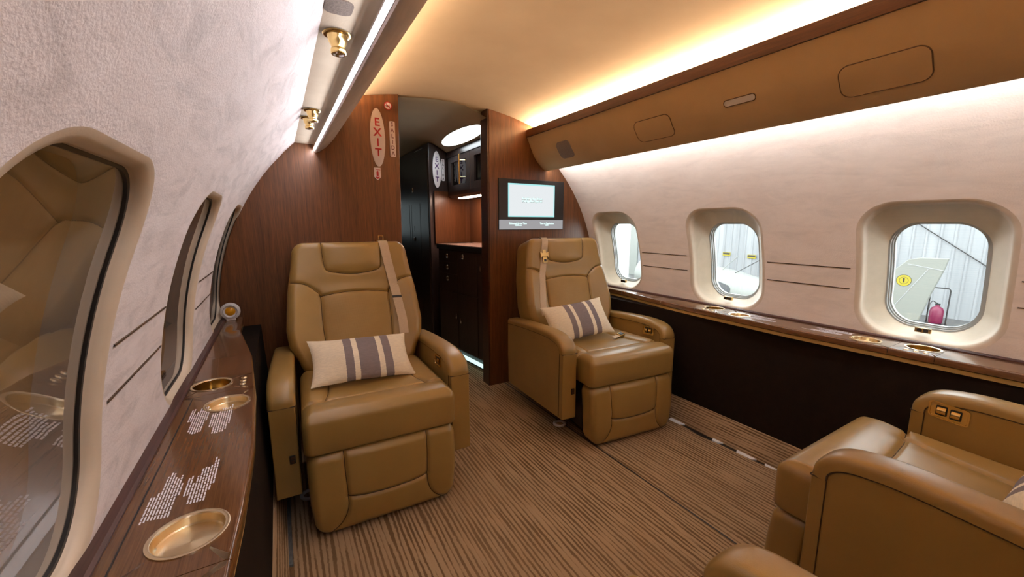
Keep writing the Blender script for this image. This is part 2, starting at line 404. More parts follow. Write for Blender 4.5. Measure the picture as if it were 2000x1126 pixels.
def window(side, y, n, label, shade, sw):
    root = empty('window_%d' % n, W(side, y, SC), 0, label, 'window', None, 'structure')
    inv = Vector(root.location)
    def P(p, c, d): 
        q = W(side, y + p[0], c + p[1], d); return (q[0] - inv.x, q[1] - inv.y, q[2] - inv.z)
    mb = MB(); loops = []
    for t in (0, .25, .5, .75, 1):
        a = t * PI / 2; off = .022 * math.sin(a); dep = (.013 if shade else .020) * (1 - math.cos(a))
        loops.append([P(p, SC, dep) for p in rrect(WHW - off, WHH - off, WR - off * .8)])
    q0 = rrect(WHW - .022, WHH - .022, WR - .0176)
    if shade:
        for off, d in ((.0225, .0150), (.0235, .0175)): loops.append([P(p, SC, d) for p in rrect(WHW - off, WHH - off, WR - off * .8)])
    else:
        B = rrect(IHW + .006, IHH + .006, IR + .006)
        for t in (.15, .3, .45, .6, .75, .9, 1):
            e = t ** 1.15; d = .020 + .077 * t
            loops.append([P((a[0] + (b[0] - a[0]) * e, a[1] + (b[1] - a[1]) * e), SC + (IC - SC) * e, d) for a, b in zip(q0, B)])
    mb.loft(loops, True)
    mb.build('reveal', M['cream'], root, 50)
    def pane(nm, hw, hh, r, c, d, m):
        q = MB(); o = rrect(hw, hh, r); K = 10
        L = [[P((p[0] * k / K, p[1] * k / K), c, d) for p in o] for k in range(1, K + 1)]
        q.loft(L, True, (True, False)); return q.build(nm, m, root, 60)
    if shade:
        # black gasket, pane just behind the fillet, cassette walls greyed for the dimness in there, and the drawn shade
        q = MB(); q.loft([[P(p, SC, d) for p in rrect(WHW - off, WHH - off, WR - off * .8)] for off, d in ((.0235, .0175), (.0285, .0180), (.0285, .0240))], True); q.build('gasket', M['black'], root, 30)
        pane('dust_pane', WHW - .0295, WHH - .0295, WR - .0236, SC, .0205, M['shadeglass'])
        q = MB(); q.loft([[P(p, SC, d) for p in rrect(WHW - off, WHH - off, WR - off * .8)] for off, d in ((.0285, .0240), (.033, .042), (.040, .066))], True); q.build('cassette', M['cassette'], root, 30)
        pane('window_shade', WHW - .038, WHH - .038, WR - .03, SC, .065, M['shade'])
    else:
        # rubber seal steps
        mb = MB(); loops = []
        for off, d in ((.006, .097), (.0, .099), (.0, .108), (-.005, .109), (-.005, .118), (-.010, .119), (-.010, .135)):
            loops.append([P(p, IC, d) for p in rrect(IHW + off, IHH + off, IR + off)])
        mb.loft(loops, True); mb.build('window_seal', M['rubber'], root, 30)
        pane('dust_pane', WHW - .030, WHH - .030, WR - .024, SC, .032, M['glass'])
        pane('outer_pane', IHW - .009, IHH - .009, IR - .009, IC, .128, M['glass'])
    # shade switch on the sill
    if sw:
        q = MB(); 
        for (dy, w_, m_, dd) in ((0, .024, 0, .0), (-.010, .007, 1, -.002), (.010, .007, 1, -.002)):
            pts = []
            for dz in (-.008 if m_ == 0 else -.0055, .008 if m_ == 0 else .0055):
                pass
            h_ = .009 if m_ == 0 else .006
            a0 = [(dy - w_, -h_), (dy + w_, -h_), (dy + w_, h_), (dy - w_, h_)]
            q.loft([[P(p, SC - WHH + .052, .038 + dd) for p in a0], [P(p, SC - WHH + .052, .052) for p in a0]], True, (True, True), m_)
        q.build('shade_switch', [M['brass'], M['black']], root, 0)
    return root
nm_r = ['window beside the chair arms nearest the camera, just outside the frame', 'window showing a green-white tail fin with a yellow number 1', 'window showing a white aircraft nose and ribbed hangar wall', 'window behind the chair under the monitor, filled with bright light']
nm_l = ['closed window on the camera side, just behind the camera', 'big closed window beside the camera, its glass reflecting the seats', 'narrow closed window halfway along the near sidewall', 'slim closed window next to the exit-sign partition']
for i, y in enumerate(WIN_R): window(1, y, i + 1, nm_r[i], False, True)
for i, y in enumerate(WIN_L): window(-1, y, i + 5, nm_l[i], True, True)

# ceiling ---------------------------------------------------------------------------------
def ceil_pts(full=True):
    r = [(CX + d, z) for d, z in CEIL]
    return [(2 * CX - x, z) for x, z in r[:0:-1]] + r
def catmull(p, n=6):
    p = [np.array(q, float) for q in p]; p = [2 * p[0] - p[1]] + p + [2 * p[-1] - p[-2]]; o = []
    for i in range(1, len(p) - 2):
        for k in range(n):
            t = k / n
            o.append(.5 * ((2 * p[i]) + (-p[i - 1] + p[i + 1]) * t + (2 * p[i - 1] - 5 * p[i] + 4 * p[i + 1] - p[i + 2]) * t * t + (-p[i - 1] + 3 * p[i] - 3 * p[i + 1] + p[i + 2]) * t ** 3))
    o.append(p[-2]); return [tuple(q) for q in o]
cp = catmull(ceil_pts(), 4)
mb = MB(); mb.loft([[(x, YA, z) for x, z in cp], [(x, YB + .105, z) for x, z in cp]], False)
tag(mb.build('ceiling', M['ceil'], None, 60), 'warm cream padded ceiling over the whole cabin', 'ceiling', None, 'structure')
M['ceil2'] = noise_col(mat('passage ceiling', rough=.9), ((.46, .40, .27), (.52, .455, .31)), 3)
pc = [(-.1, 1.72), (.45, 1.85), (.66, 1.902), (.85, 1.922), (1.0, 1.925), (1.10, 1.917), (1.20, 1.882), (1.36, 1.815), (1.60, 1.70), (1.9, 1.62)]
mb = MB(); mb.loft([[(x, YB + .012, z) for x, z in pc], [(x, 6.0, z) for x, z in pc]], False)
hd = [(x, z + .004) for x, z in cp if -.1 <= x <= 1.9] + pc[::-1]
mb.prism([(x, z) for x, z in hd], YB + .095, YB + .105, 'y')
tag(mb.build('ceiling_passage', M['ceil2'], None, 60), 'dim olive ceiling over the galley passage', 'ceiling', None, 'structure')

# floor ----------------------------------------------------------------------------------
mb = MB(); mb.box(-.45, 2.4, YA, 6.0, -.05, -.006)
tag(mb.build('floor', M['black'], None, 0), 'dark floor board showing at the carpet edge', 'floor', None, 'structure')
mb = MB()
yy = [YA + (6.0 - YA) * k / 220 for k in range(221)]
def cedge(y): return 1.964 + .010 * math.sin(y * 9.1) + .006 * math.sin(y * 23 + 1)
top = [[(-.075, y, 0), (cedge(y), y, 0), (cedge(y), y, -.006)] for y in yy]
mb.loft(top, False)
carpet = mb.build('floor_carpet', M['carpet'], None, 30)
tag(carpet, 'brown carpet with wavy tan stripes running down the cabin', 'carpet', None, 'structure')
mb = MB(); mb.box(1.3715, 1.3780, YA, 2.6, .0002, .0010)
mb.build('carpet_seam', M['black'], carpet, 0)
for i, (y0, y1, x0, x1) in enumerate(((1.37, 1.47, 1.955, 1.990), (1.135, 1.195, 1.963, 1.990), (.96, 1.06, 1.962, 1.990), (.86, .92, 1.970, 1.990))):
    mb = MB(); q = [(x1, y0), (x1, y1), (x0, y1 - .012), (x0 + .004, y0 + .015)]
    mb.prism(q, -.005, .0016, 'z'); tag(mb.build('floor_tape', M['tape'], None, 0), ['white tape strip by the carpet edge beside the monitor chair', 'short white tape scrap at the carpet edge, second from the monitor chair', 'long white tape scrap halfway along the carpet edge', 'tiny white tape scrap at the carpet edge, nearest the facing seat'][i], 'tape', 'tape scraps along the carpet edge')

# lower side walls --------------------------------------------------------------------------
for side, nm, lb in ((-1, 'left', 'on the ledge side nearest the camera'), (1, 'right', 'below the long ledge under the hangar windows')):
    X = lambda dx: CX + side * dx
    mb = MB(); pts = [(1.022, -.006), (1.026, .004), (1.056, .115), (1.062, .128), (1.10, .13)]
    mb.loft([[(X(a), YA, z) for a, z in pts], [(X(a), YB + .02, z) for a, z in pts]], False)
    tag(mb.build('baseboard_' + nm, M['carpet'], None, 30), 'carpeted kick panel along the floor ' + lb, 'baseboard', None, 'structure')
    mb = MB(); pts = [(1.066, .12), (1.072, .3), (1.085, .64), (1.27, .64)]
    mb.loft([[(X(a), YA, z) for a, z in pts], [(X(a), YB + .02, z) for a, z in pts]], False)
    tag(mb.build('wall_' + nm + '_lower', M['darkpanel'], None, 20), 'near-black lower wall panel ' + lb, 'wall', None, 'structure')

# front partitions -----------------------------------------------------------------------
def outline(side):
    p = []
    for k in range(0, 41):
        a = math.radians(-38 + (50 + 38) * k / 40)
        p.append((CX + side * 1.256 * math.cos(a), ZC + 1.256 * math.sin(a)))
    c = [(CX + side * d, z + .004) for d, z in CEIL[::-1]]
    return p + c[1:]
oR = [q for q in outline(1) if q[0] > 1.27] ; oL = [q for q in outline(-1) if q[0] < .655]
def cz(x):
    d = abs(x - CX)
    for (a, z0), (b, z1) in zip(CEIL, CEIL[1:]):
        if a <= d <= b: return z0 + (z1 - z0) * (d - a) / (b - a) + .004
polyR = [(1.262, -.005), (1.98, -.005)] + oR + [(1.262, cz(1.262))]
mb = MB(); mb.prism(polyR, YB, YB + .11, 'y')
wfr = mb.build('wall_front_right', M['bulk'], None, 30, bevel=.004); tag(wfr, 'brown wood partition that carries the wall monitor', 'partition', None, 'structure')
polyL = [(.640, -.005), (-.02, -.005)] + oL + [(.672, cz(.672))]
mb = MB(); mb.prism(polyL, YB, YB + .11, 'y')
wfl = mb.build('wall_front_left', M['bulk'], None, 30, bevel=.004); tag(wfl, 'brown wood partition that carries the red exit sign', 'partition', None, 'structure')
# dark edge trim on the passage side of the monitor partition
mb = MB(); mb.box(1.252, 1.264, YB + .004, YB + .108, -.005, cz(1.26)); tag(mb.build('trim_1', M['trimwood'], None, 0, bevel=.004), 'dark wood edge strip on the monitor partition beside the passage', 'trim', None, 'structure')
mb = MB(); mb.box(-.5, 2.5, YA - .05, YA, -.05, 2.1); tag(mb.build('wall_aft', M['bulk'], None, 0), 'wood wall closing the cabin behind the camera', 'wall', None, 'structure')
# passage shell
mb = MB(); mb.box(-.4, 2.3, 6.0, 6.05, -.05, 1.0); mb.box(-.4, 2.3, 6.0, 6.05, 1.5, 2.1); mb.box(-.4, .12, 6.0, 6.05, 1.0, 1.5); mb.box(.63, .67, 6.0, 6.05, 1.0, 1.5); mb.box(1.15, 2.3, 6.0, 6.05, 1.0, 1.5)
tag(mb.build('wall_passage_end', M['galley'], None, 0), 'dark wall with windshield openings at the far end of the passage', 'wall', None, 'structure')
for i, (xa, xb) in enumerate(((.12, .63), (.67, 1.15))):
    mb = MB(); mb.box(xa, xb, 6.02, 6.03, 1.0, 1.5); tag(mb.build('window_%d' % (9 + i), M['windshield'], None, 0), ['tinted windshield pane ahead of the exit-sign partition', 'tinted windshield pane ahead of the passage closet'][i], 'window', None, 'structure')
for side, nm in ((-1, 'left'), (1, 'right')):
    mb = MB(); pts = [(1.02, -.02)] + [(1.256 * math.cos(math.radians(a)), ZC + 1.256 * math.sin(math.radians(a))) for a in range(-34, 66, 4)]
    for ya, yb in ((YB + .02, 6.02),): mb.loft([[(CX + side * a, ya, z) for a, z in pts], [(CX + side * a, yb, z) for a, z in pts]], False)
    tag(mb.build('wall_passage_' + nm, M['bulk'], None, 40), 'curved side lining of the galley passage, ' + ('behind the exit-sign partition' if side < 0 else 'behind the galley units'), 'wall', None, 'structure')
    # closes the gap above the sidewall, behind the valance
    mb = MB(); pts = [(.735, 1.77), (.735, 1.70), (.80, 1.66), (.865, 1.60)]
    mb.loft([[(CX + side * a, YA, z) for a, z in pts], [(CX + side * a, YB + .02, z) for a, z in pts]], False)
    tag(mb.build('trim_%d' % (4 + (side > 0)), M['ceil'], None, 0), 'hidden closing strip behind the overhead valance, ' + ('ledge side' if side < 0 else 'hangar side'), 'trim', None, 'structure')

# overhead valances -----------------------------------------------------------------------
VP = catmull([(.588, 1.768), (.60, 1.748), (.625, 1.695), (.655, 1.638), (.70, 1.585), (.735, 1.558), (.752, 1.549)], 5)
VL = [0]
for a, b in zip(VP, VP[1:]): VL.append(VL[-1] + math.hypot(a[0] - b[0], a[1] - b[1]))
def val_pt(side, y, l, out=0.):
    l = max(0, min(l, VL[-1]))
    i = max(k for k in range(len(VL)) if VL[k] <= l + 1e-9); i = min(i, len(VP) - 2)
    t = (l - VL[i]) / (VL[i + 1] - VL[i]); a, b = VP[i], VP[i + 1]
    x, z = a[0] + (b[0] - a[0]) * t, a[1] + (b[1] - a[1]) * t
    n = math.hypot(b[0] - a[0], b[1] - a[1]); nx, nz = (b[1] - a[1]) / n, -(b[0] - a[0]) / n
    if nz > 0: nx, nz = -nx, -nz
    return (CX + side * (x + nx * out), y, z + nz * out)
def val_patch(mb, side, y0, y1, l0, l1, r, out, mat=0, rim=True):
    """rounded panel lying on the valance, raised by out"""
    o = rrect(abs(y1 - y0) / 2, (l1 - l0) / 2, r, 8); cy, cl = (y0 + y1) / 2, (l0 + l1) / 2; K = 8
    L = [[val_pt(side, cy + p[0] * k / K, cl + p[1] * k / K, out) for p in o] for k in range(1, K + 1)]
    L.append([val_pt(side, cy + p[0] * 1.0, cl + p[1], -.002) for p in o])
    mb.loft(L, True, (True, False), mat)
def val_groove(side, y0, y1, l0, l1, r, parent, m):
    o = rrect(abs(y1 - y0) / 2, (l1 - l0) / 2, r, 8); cy, cl = (y0 + y1) / 2, (l0 + l1) / 2
    pts = [val_pt(side, cy + p[0], cl + p[1], .0016) for p in o]
    q = MB(); q.tube(pts + [pts[0]], .0019, 6, caps=False); return q.build('panel_groove', m, parent, 60)
M['groove'] = mat('valance groove', (.11, .066, .03), .8)
for side, lb in ((1, 'long tan leather overhead valance with round-cornered panels above the hangar windows'), (-1, 'long tan suede overhead valance beside the bright light strip above the camera')):
    mb = MB()
    prof = VP + [(.757, 1.5485), (.760, 1.552), (.760, 1.589)]
    back = [(.752, 1.589), (.752, 1.556)] + [(x + .012, z + .012) for x, z in VP[-3::-1]]
    pr = prof + back
    mb.loft([[(CX + side * x, YA, z) for x, z in pr], [(CX + side * x, YB - .003, z) for x, z in pr]], True, (True, True))
    v = mb.build('overhead_valance', M['valance'] if side > 0 else M['taupe'], None, 40)
    tag(v, lb, 'overhead panel')
    if side > 0:
        for y0, y1, l0, l1, r in ((.442, .660, .113, .218, .03), (1.306, 1.523, .104, .214, .03)):
            q = MB(); val_patch(q, side, y0, y1, l0, l1, r, .0022); q.build('mask_door', M['valance'], v, 50); val_groove(side, y0, y1, l0, l1, r, v, M['groove'])
        q = MB(); val_patch(q, side, .923, 1.045, .120, .142, .011, .0022); tag(q.build('reading_light', M['white'], v, 50), 'pale slot light'); val_groove(side, .921, 1.047, .118, .144, .012, v, M['groove'])
        q = MB(); val_patch(q, side, 2.040, 2.176, .092, .206, .028, .002); tag(q.build('speaker_grille', M['grille'], v, 50), 'grey speaker grille')
    # flat service panel outboard of the lip
    mb = MB(); pp = [(.755, 1.590), (.80, 1.5905), (.862, 1.592), (.90, 1.60), (.90, 1.61), (.755, 1.61)]
    mb.loft([[(CX + side * x, YA, z) for x, z in pp], [(CX + side * x, YB - .002, z) for x, z in pp]], True, (True, True))
    p = mb.build('service_panel', M['psu'], None, 40)
    tag(p, 'narrow cream overhead panel holding brass air vents beside the light strip' if side < 0 else 'narrow cream overhead panel hidden behind the tan valance', 'overhead panel')
    if side < 0:
        q = MB(); o = rrect(.030, .026, .017, 8); L = [[(.140 + a[1] * k / 4, .912 + a[0] * k / 4, 1.5888) for a in o] for k in range(1, 5)] + [[(.140 + a[1], .912 + a[0], 1.5925) for a in o]]
        q.loft(L, True, (True, False)); tag(q.build('speaker_grille', M['grille'], p, 40), 'grey oval speaker grille')
    # light strips
    mb = MB(); A, B = (.7635, 1.5555), (.7690, 1.5630)
    mb.loft([[(CX + side * x, y, z) for x, z in (A, B)] for y in (YA, YB - .012)], False, mat=0)
    mb.loft([[(CX + side * x, y, z) for x, z in ((.7695, 1.5642), (.7615, 1.5680), (.7615, 1.5535))] for y in (YA, YB - .012)], False, mat=1)
    mb.build('light_strip', [M['wash'], M['grey']], v, 0)
    mb = MB(); mb.box(CX + side * .632 - .006, CX + side * .632 + .006, YA, YB - .012, 1.8095, 1.8135)
    tag(mb.build('light_strip', M['cove'], None, 0), 'warm ceiling cove light strip hidden above the near valance' if side < 0 else 'warm ceiling cove light strip behind the dark wood trim', 'light strip')
    mb = MB(); mb.box(CX + side * .60 - .0, CX + side * .645, YA, YB - .012, 1.7995, 1.8095)
    mb.box(CX + side * .60, CX + side * .735, YA, YB - .012, 1.772, 1.80)
    tag(mb.build('trim_%d' % (6 + (side > 0)), M['ceil'], None, 0), 'shelf of the ceiling cove above the ' + ('near valance' if side < 0 else 'tan valance'), 'trim', None, 'structure')
    mb = MB(); mb.prism([(CX + side * a, z) for a, z in ((.583, 1.764), (.600, 1.764), (.600, 1.8165), (.586, 1.8165))], YA, YB - .003, 'y')
    tag(mb.build('trim_%d' % (2 + (side > 0)), M['trimwood'], None, 0, bevel=.002), 'dark wood strip along the top of the ' + ('near valance' if side < 0 else 'tan valance under the ceiling glow'), 'trim', None, 'structure')

def air_vent(x, y, label, tilt=0.):
    root = empty('air_vent', (x, y, 1.5895), 0, label, 'air vent', 'brass air vents in the overhead panel')
    q = MB(); q.lathe([(.0, .0), (.030, .0), (.031, -.002), (.028, -.0045), (.022, -.005), (.0205, -.010)], n=40); q.build('flange', M['brass'], root, 40)
    q = MB(); q.lathe([(.021, -.008), (.019, -.018), (.0145, -.026), (.0145, -.031), (.0165, -.033), (.0165, -.040), (.015, -.0425), (.0125, -.0425)], n=40); b = q.build('nozzle', M['brass'], root, 40)
    q = MB(); q.lathe([(.0125, -.0425), (.011, -.039), (.007, -.038), (.0045, -.041), (.0, -.041)], n=32); q.build('vent_core', M['chrome'], b, 40)
    return root
air_vent(.152, 1.035, 'brass air vent beside the oval speaker grille')
air_vent(.150, 1.735, 'brass air vent, front one of the close pair near the exit sign')
air_vent(.146, 1.865, 'brass air vent, far one of the close pair near the exit sign')

# side ledges -----------------------------------------------------------------------------
ZL = .690
def ledge_edge(y, sh):      # aisle edge (measured on the camera-side ledge), as x
    ys = [-3, -.6, -.2, .1, .30, .50, .646, .765, 1.0, 1.343, 1.714, 2.142, 2.30, 2.5]
    xs = [-.13, -.13, -.125, -.118, -.109, -.1, -.095, -.088, -.082, -.093, -.118, -.179, -.186, -.19]
    return float(np.interp(y - sh, ys, xs))
def build_ledge(side, sh, label):
    fx = (lambda x: x) if side < 0 else (lambda x: 2 * CX - x)
    root = empty('side_ledge', (fx(-.18), 0, 0), 0, label, 'ledge'); ox = fx(-.18)
    P = lambda x, y, z=ZL: (fx(x) - ox, y, z)
    xin = -.262
    def seg(y0, y1, holes, nm):
        y0 += sh; y1 += sh
        q = MB(); g = .0008
        cuts = [y0 + g] + [(a[1] + b[1]) / 2 + sh for a, b in zip(holes, holes[1:])] + [y1 - g]
        e = lambda y: ledge_edge(y, sh) - .006
        def poly(a, b):
            n = max(2, int((b - a) / .03))
            return [(xin, a)] + [(e(a + (b - a) * k / n), a + (b - a) * k / n) for k in range(n + 1)] + [(xin, b)]
        if not holes:
            n = max(2, int((y1 - y0) / .03)); L = [[P(xin, a), P(e(a), a)] for a in (y0 + g + (y1 - y0 - 2 * g) * k / n for k in range(n + 1))]
            q.loft(L, False)
        for (hx, hy, hr), a, b in zip(holes, cuts, cuts[1:]):
            hole = [(hx + hr * math.cos(2 * PI * k / 96), hy + sh + hr * math.sin(2 * PI * k / 96)) for k in range(96)]
            pp = poly(a, b)
            angs = [math.atan2(p[1] - hy - sh, p[0] - hx) for p in hole]
            outer = [ray_poly((hx, hy + sh), t, pp) for t in angs]
            for c in (pp[0], pp[1], pp[-2], pp[-1]):
                ac = math.atan2(c[1] - hy - sh, c[0] - hx); k = min(range(96), key=lambda i: abs((angs[i] - ac + PI) % (2 * PI) - PI)); outer[k] = c
            q.loft([[P(*p) for p in hole], [P(*p) for p in outer]], True)
        n = 40; ys = [y0 + g + (y1 - y0 - 2 * g) * k / n for k in range(n + 1)]
        prof = [(-.006, 0), (-.0035, -.0008), (-.001, -.003), (0, -.006), (0, -.026), (-.004, -.029), (-.03, -.029)]
        q.loft([[P(ledge_edge(y, sh) + a, y, ZL + b) for a, b in prof] for y in ys], False)
        for y in (y0 + g, y1 - g):
            q.add([P(xin, y), P(e(y), y), P(e(y), y, ZL - .029), P(xin, y, ZL - .029)], [(0, 1, 2, 3)])
        return q.build(nm, M['ledge'], root, 35)
    pr = .0515
    seg(YA - sh, .515, [], 'ledge_panel')
    seg(.515, .645, [(-.205, .572, pr)], 'cup_panel')
    seg(.645, 1.360, [(-.158, .736, pr), (-.154, 1.266, pr)], 'table_lid')
    seg(1.360, 1.498, [(-.207, 1.442, pr)], 'cup_panel')
    seg(1.498, 1.750, [], 'ledge_panel'); seg(1.750, 2.140, [], 'ledge_panel'); seg(2.140, YB - sh - .001, [], 'ledge_panel')
    # back trim along the wall and the dark line of the table lid
    q = MB(); pr_ = [(xin + .002, ZL - .01), (xin + .002, ZL + .004), (xin - .003, ZL + .008), (-.283, ZL + .008), (-.283, ZL - .01)]
    q.loft([[P(x, y, z) for x, z in pr_] for y in (YA, YB - .001)], True, (True, True)); q.build('back_trim', M['ledgetrim'], root, 30)
    q = MB(); a, b = .647 + sh, 1.351 + sh
    q.add([P(-.2445, a, ZL + .0004), P(-.2415, a, ZL + .0004), P(-.2385, b, ZL + .0004), P(-.2415, b, ZL + .0004)], [(0, 1, 2, 3)])
    q.add([P(-.2385, b, ZL + .0003), P(-.2415, b - .002, ZL + .0003), P(-.225, b - .002, ZL + .0003), P(-.225, b, ZL + .0003)], [(0, 1, 2, 3)])
    q.build('lid_gap', M['black'], root, 0)
    # brass strip under the nose
    q = MB(); ys = [YA + (YB - YA - .001) * k / 160 for k in range(161)]
    prof = [(-.004, -.0305), (-.004, -.046), (-.04, -.048), (-.04, -.0305)]
    q.loft([[P(ledge_edge(y, sh) + a, y, ZL + b) for a, b in prof] for y in ys], True, (True, True)); tag(q.build('edge_strip', M['satinbrass'], root, 30), 'brass strip under the ledge nose')
    # gold dishes and cup holders
    def dish(x, y, deep, nm, lb):
        t = empty(nm, P(x, y + sh, ZL), 0, None, None, None, None, root); t['label'] = lb
        q = MB(); q.lathe([(pr + .002, 0), (pr + .002, .0018), (pr - .001, .0024), (pr - .0045, .0012), (pr - .0055, -.001)], n=72); q.build('rim', M['gold'], t, 40)
        q = MB()
        if deep: q.lathe([(pr - .0055, -.001), (pr - .0065, -.045), (pr - .012, -.05), (.0, -.05)], n=72)
        else: q.lathe([(pr - .0055, -.001), (pr - .0065, -.0135), (pr - .0085, -.0155), (.02, -.0158), (.0005, -.0158)], n=72)
        q.build('dish', M['spun'] if not deep else M['brass'], t, 40)
    dish(-.158, .736, False, 'coaster', 'shallow gold coaster dish'); dish(-.154, 1.266, False, 'coaster', 'shallow gold coaster dish')
    dish(-.207, 1.442, True, 'cup_holder', 'deep gold cup holder'); dish(-.205, .572, True, 'cup_holder', 'deep gold cup holder')
    for y in (1.405, 1.432, 1.461, .545, .572, .60):
        q = MB(); q.lathe([(.0, .003), (.006, .003), (.0078, .0015), (.0082, 0)], c=P(-.128, y + sh, ZL), n=24); q.build('button', M['gold'], root, 40)
    # printed notes: illegible white text rows
    def rows(spec):
        for (x0, y0, lens, pitch, sk) in spec:
            q = MB(); rnd = random.Random(int(1000 * (x0 + 2)) + int(1000 * y0))
            for i, (off, ln) in enumerate(lens):
                x = x0 + i * pitch; y = y0 + off
                end = y + ln
                while y < end - .004:
                    w = min(rnd.uniform(.007, .016), end - y)
                    dx = sk * (y - y0)
                    q.add([P(x + dx, y + sh, ZL + .0004), P(x + dx + pitch * .56, y + sh, ZL + .0004), P(x + dx + pitch * .56 + sk * w, y + w + sh, ZL + .0004), P(x + dx + sk * w, y + w + sh, ZL + .0004)], [(0, 1, 2, 3)])
                    y += w + .0022
            q.build('printed_note', M['print'], root, 0)
    rows([(-.232, .797, [(0, .075), (.003, .075), (.006, .08), (.004, .132), (.003, .145), (.002, .142), (.001, .126), (.0, .122), (.0, .13), (.06, .04)], .0044, .0),
          (-.1835, .848, [(0, .064), (0, .07), (-.028, .07), (-.03, .09), (-.03, .115), (-.03, .12), (-.03, .12), (-.03, .12), (-.0, .12), (0.02, .09)], .0045, .0),
          (-.228, 1.125, [(.06, .075), (.06, .08), (.0, .10), (-.01, .13), (-.015, .15), (-.015, .145), (-.012, .15), (-.01, .155), (.05, .06)], .0046, .0),
          (-.180, 1.10, [(.03, .08), (.03, .085), (-.01, .11), (-.012, .13), (-.012, .15), (-.01, .145), (-.01, .14), (.0, .14), (.03, .12)], .0048, .0)])
    return root
build_ledge(-1, 0., 'glossy wood ledge beside the camera with gold dishes and printed notes')
build_ledge(1, -.095, 'narrow glossy wood ledge running under the hangar windows')

# round amber fitting at the end of the near ledge
root = empty('marker_lamp', (-.236, 2.40, ZL), 0, 'round white fitting with amber lens at the far end of the near ledge', 'lamp')
mb = MB(); c = (0, 0, .047)
mb.lathe([(.0, .014), (.036, .014), (.042, .008), (.043, -.004), (.038, -.010), (.031, -.0115), (.027, -.008), (.022, -.004)], c=c, n=48, axis='y'); mb.build('housing', M['white'], root, 40)
mb = MB(); mb.lathe([(.0285, -.0112), (.0305, -.0122), (.0315, -.0112)], c=c, n=48, axis='y'); mb.build('ring', M['grey'], root, 40)
mb = MB(); mb.lathe([(.022, -.0045), (.016, -.009), (.008, -.0115), (.0, -.012)], c=c, n=32, axis='y'); mb.build('lens', M['amber'], root, 60)
mb = MB(); mb.box(-.02, .02, -.008, .010, 0, .012); mb.build('foot', M['white'], root, 0, bevel=.003)

# ---------------------------------------------------------------- seats
def sdf_rr(x, y, a, b, c):
    qx, qy = np.abs(x) - (a - c), np.abs(y) - (b - c)
    return np.hypot(np.maximum(qx, 0), np.maximum(qy, 0)) + np.minimum(np.maximum(qx, qy), 0) - c
def seg_dist(x, y, pl):
    d = np.full(x.shape, 9.)
    for (x0, y0), (x1, y1) in zip(pl, pl[1:]):
        ex, ey = x1 - x0, y1 - y0; t = np.clip(((x - x0) * ex + (y - y0) * ey) / (ex * ex + ey * ey + 1e-12), 0, 1)
        d = np.minimum(d, np.hypot(x - x0 - t * ex, y - y0 - t * ey))
    return d
def smooth_pl(p, n=10): return catmull(p, n)

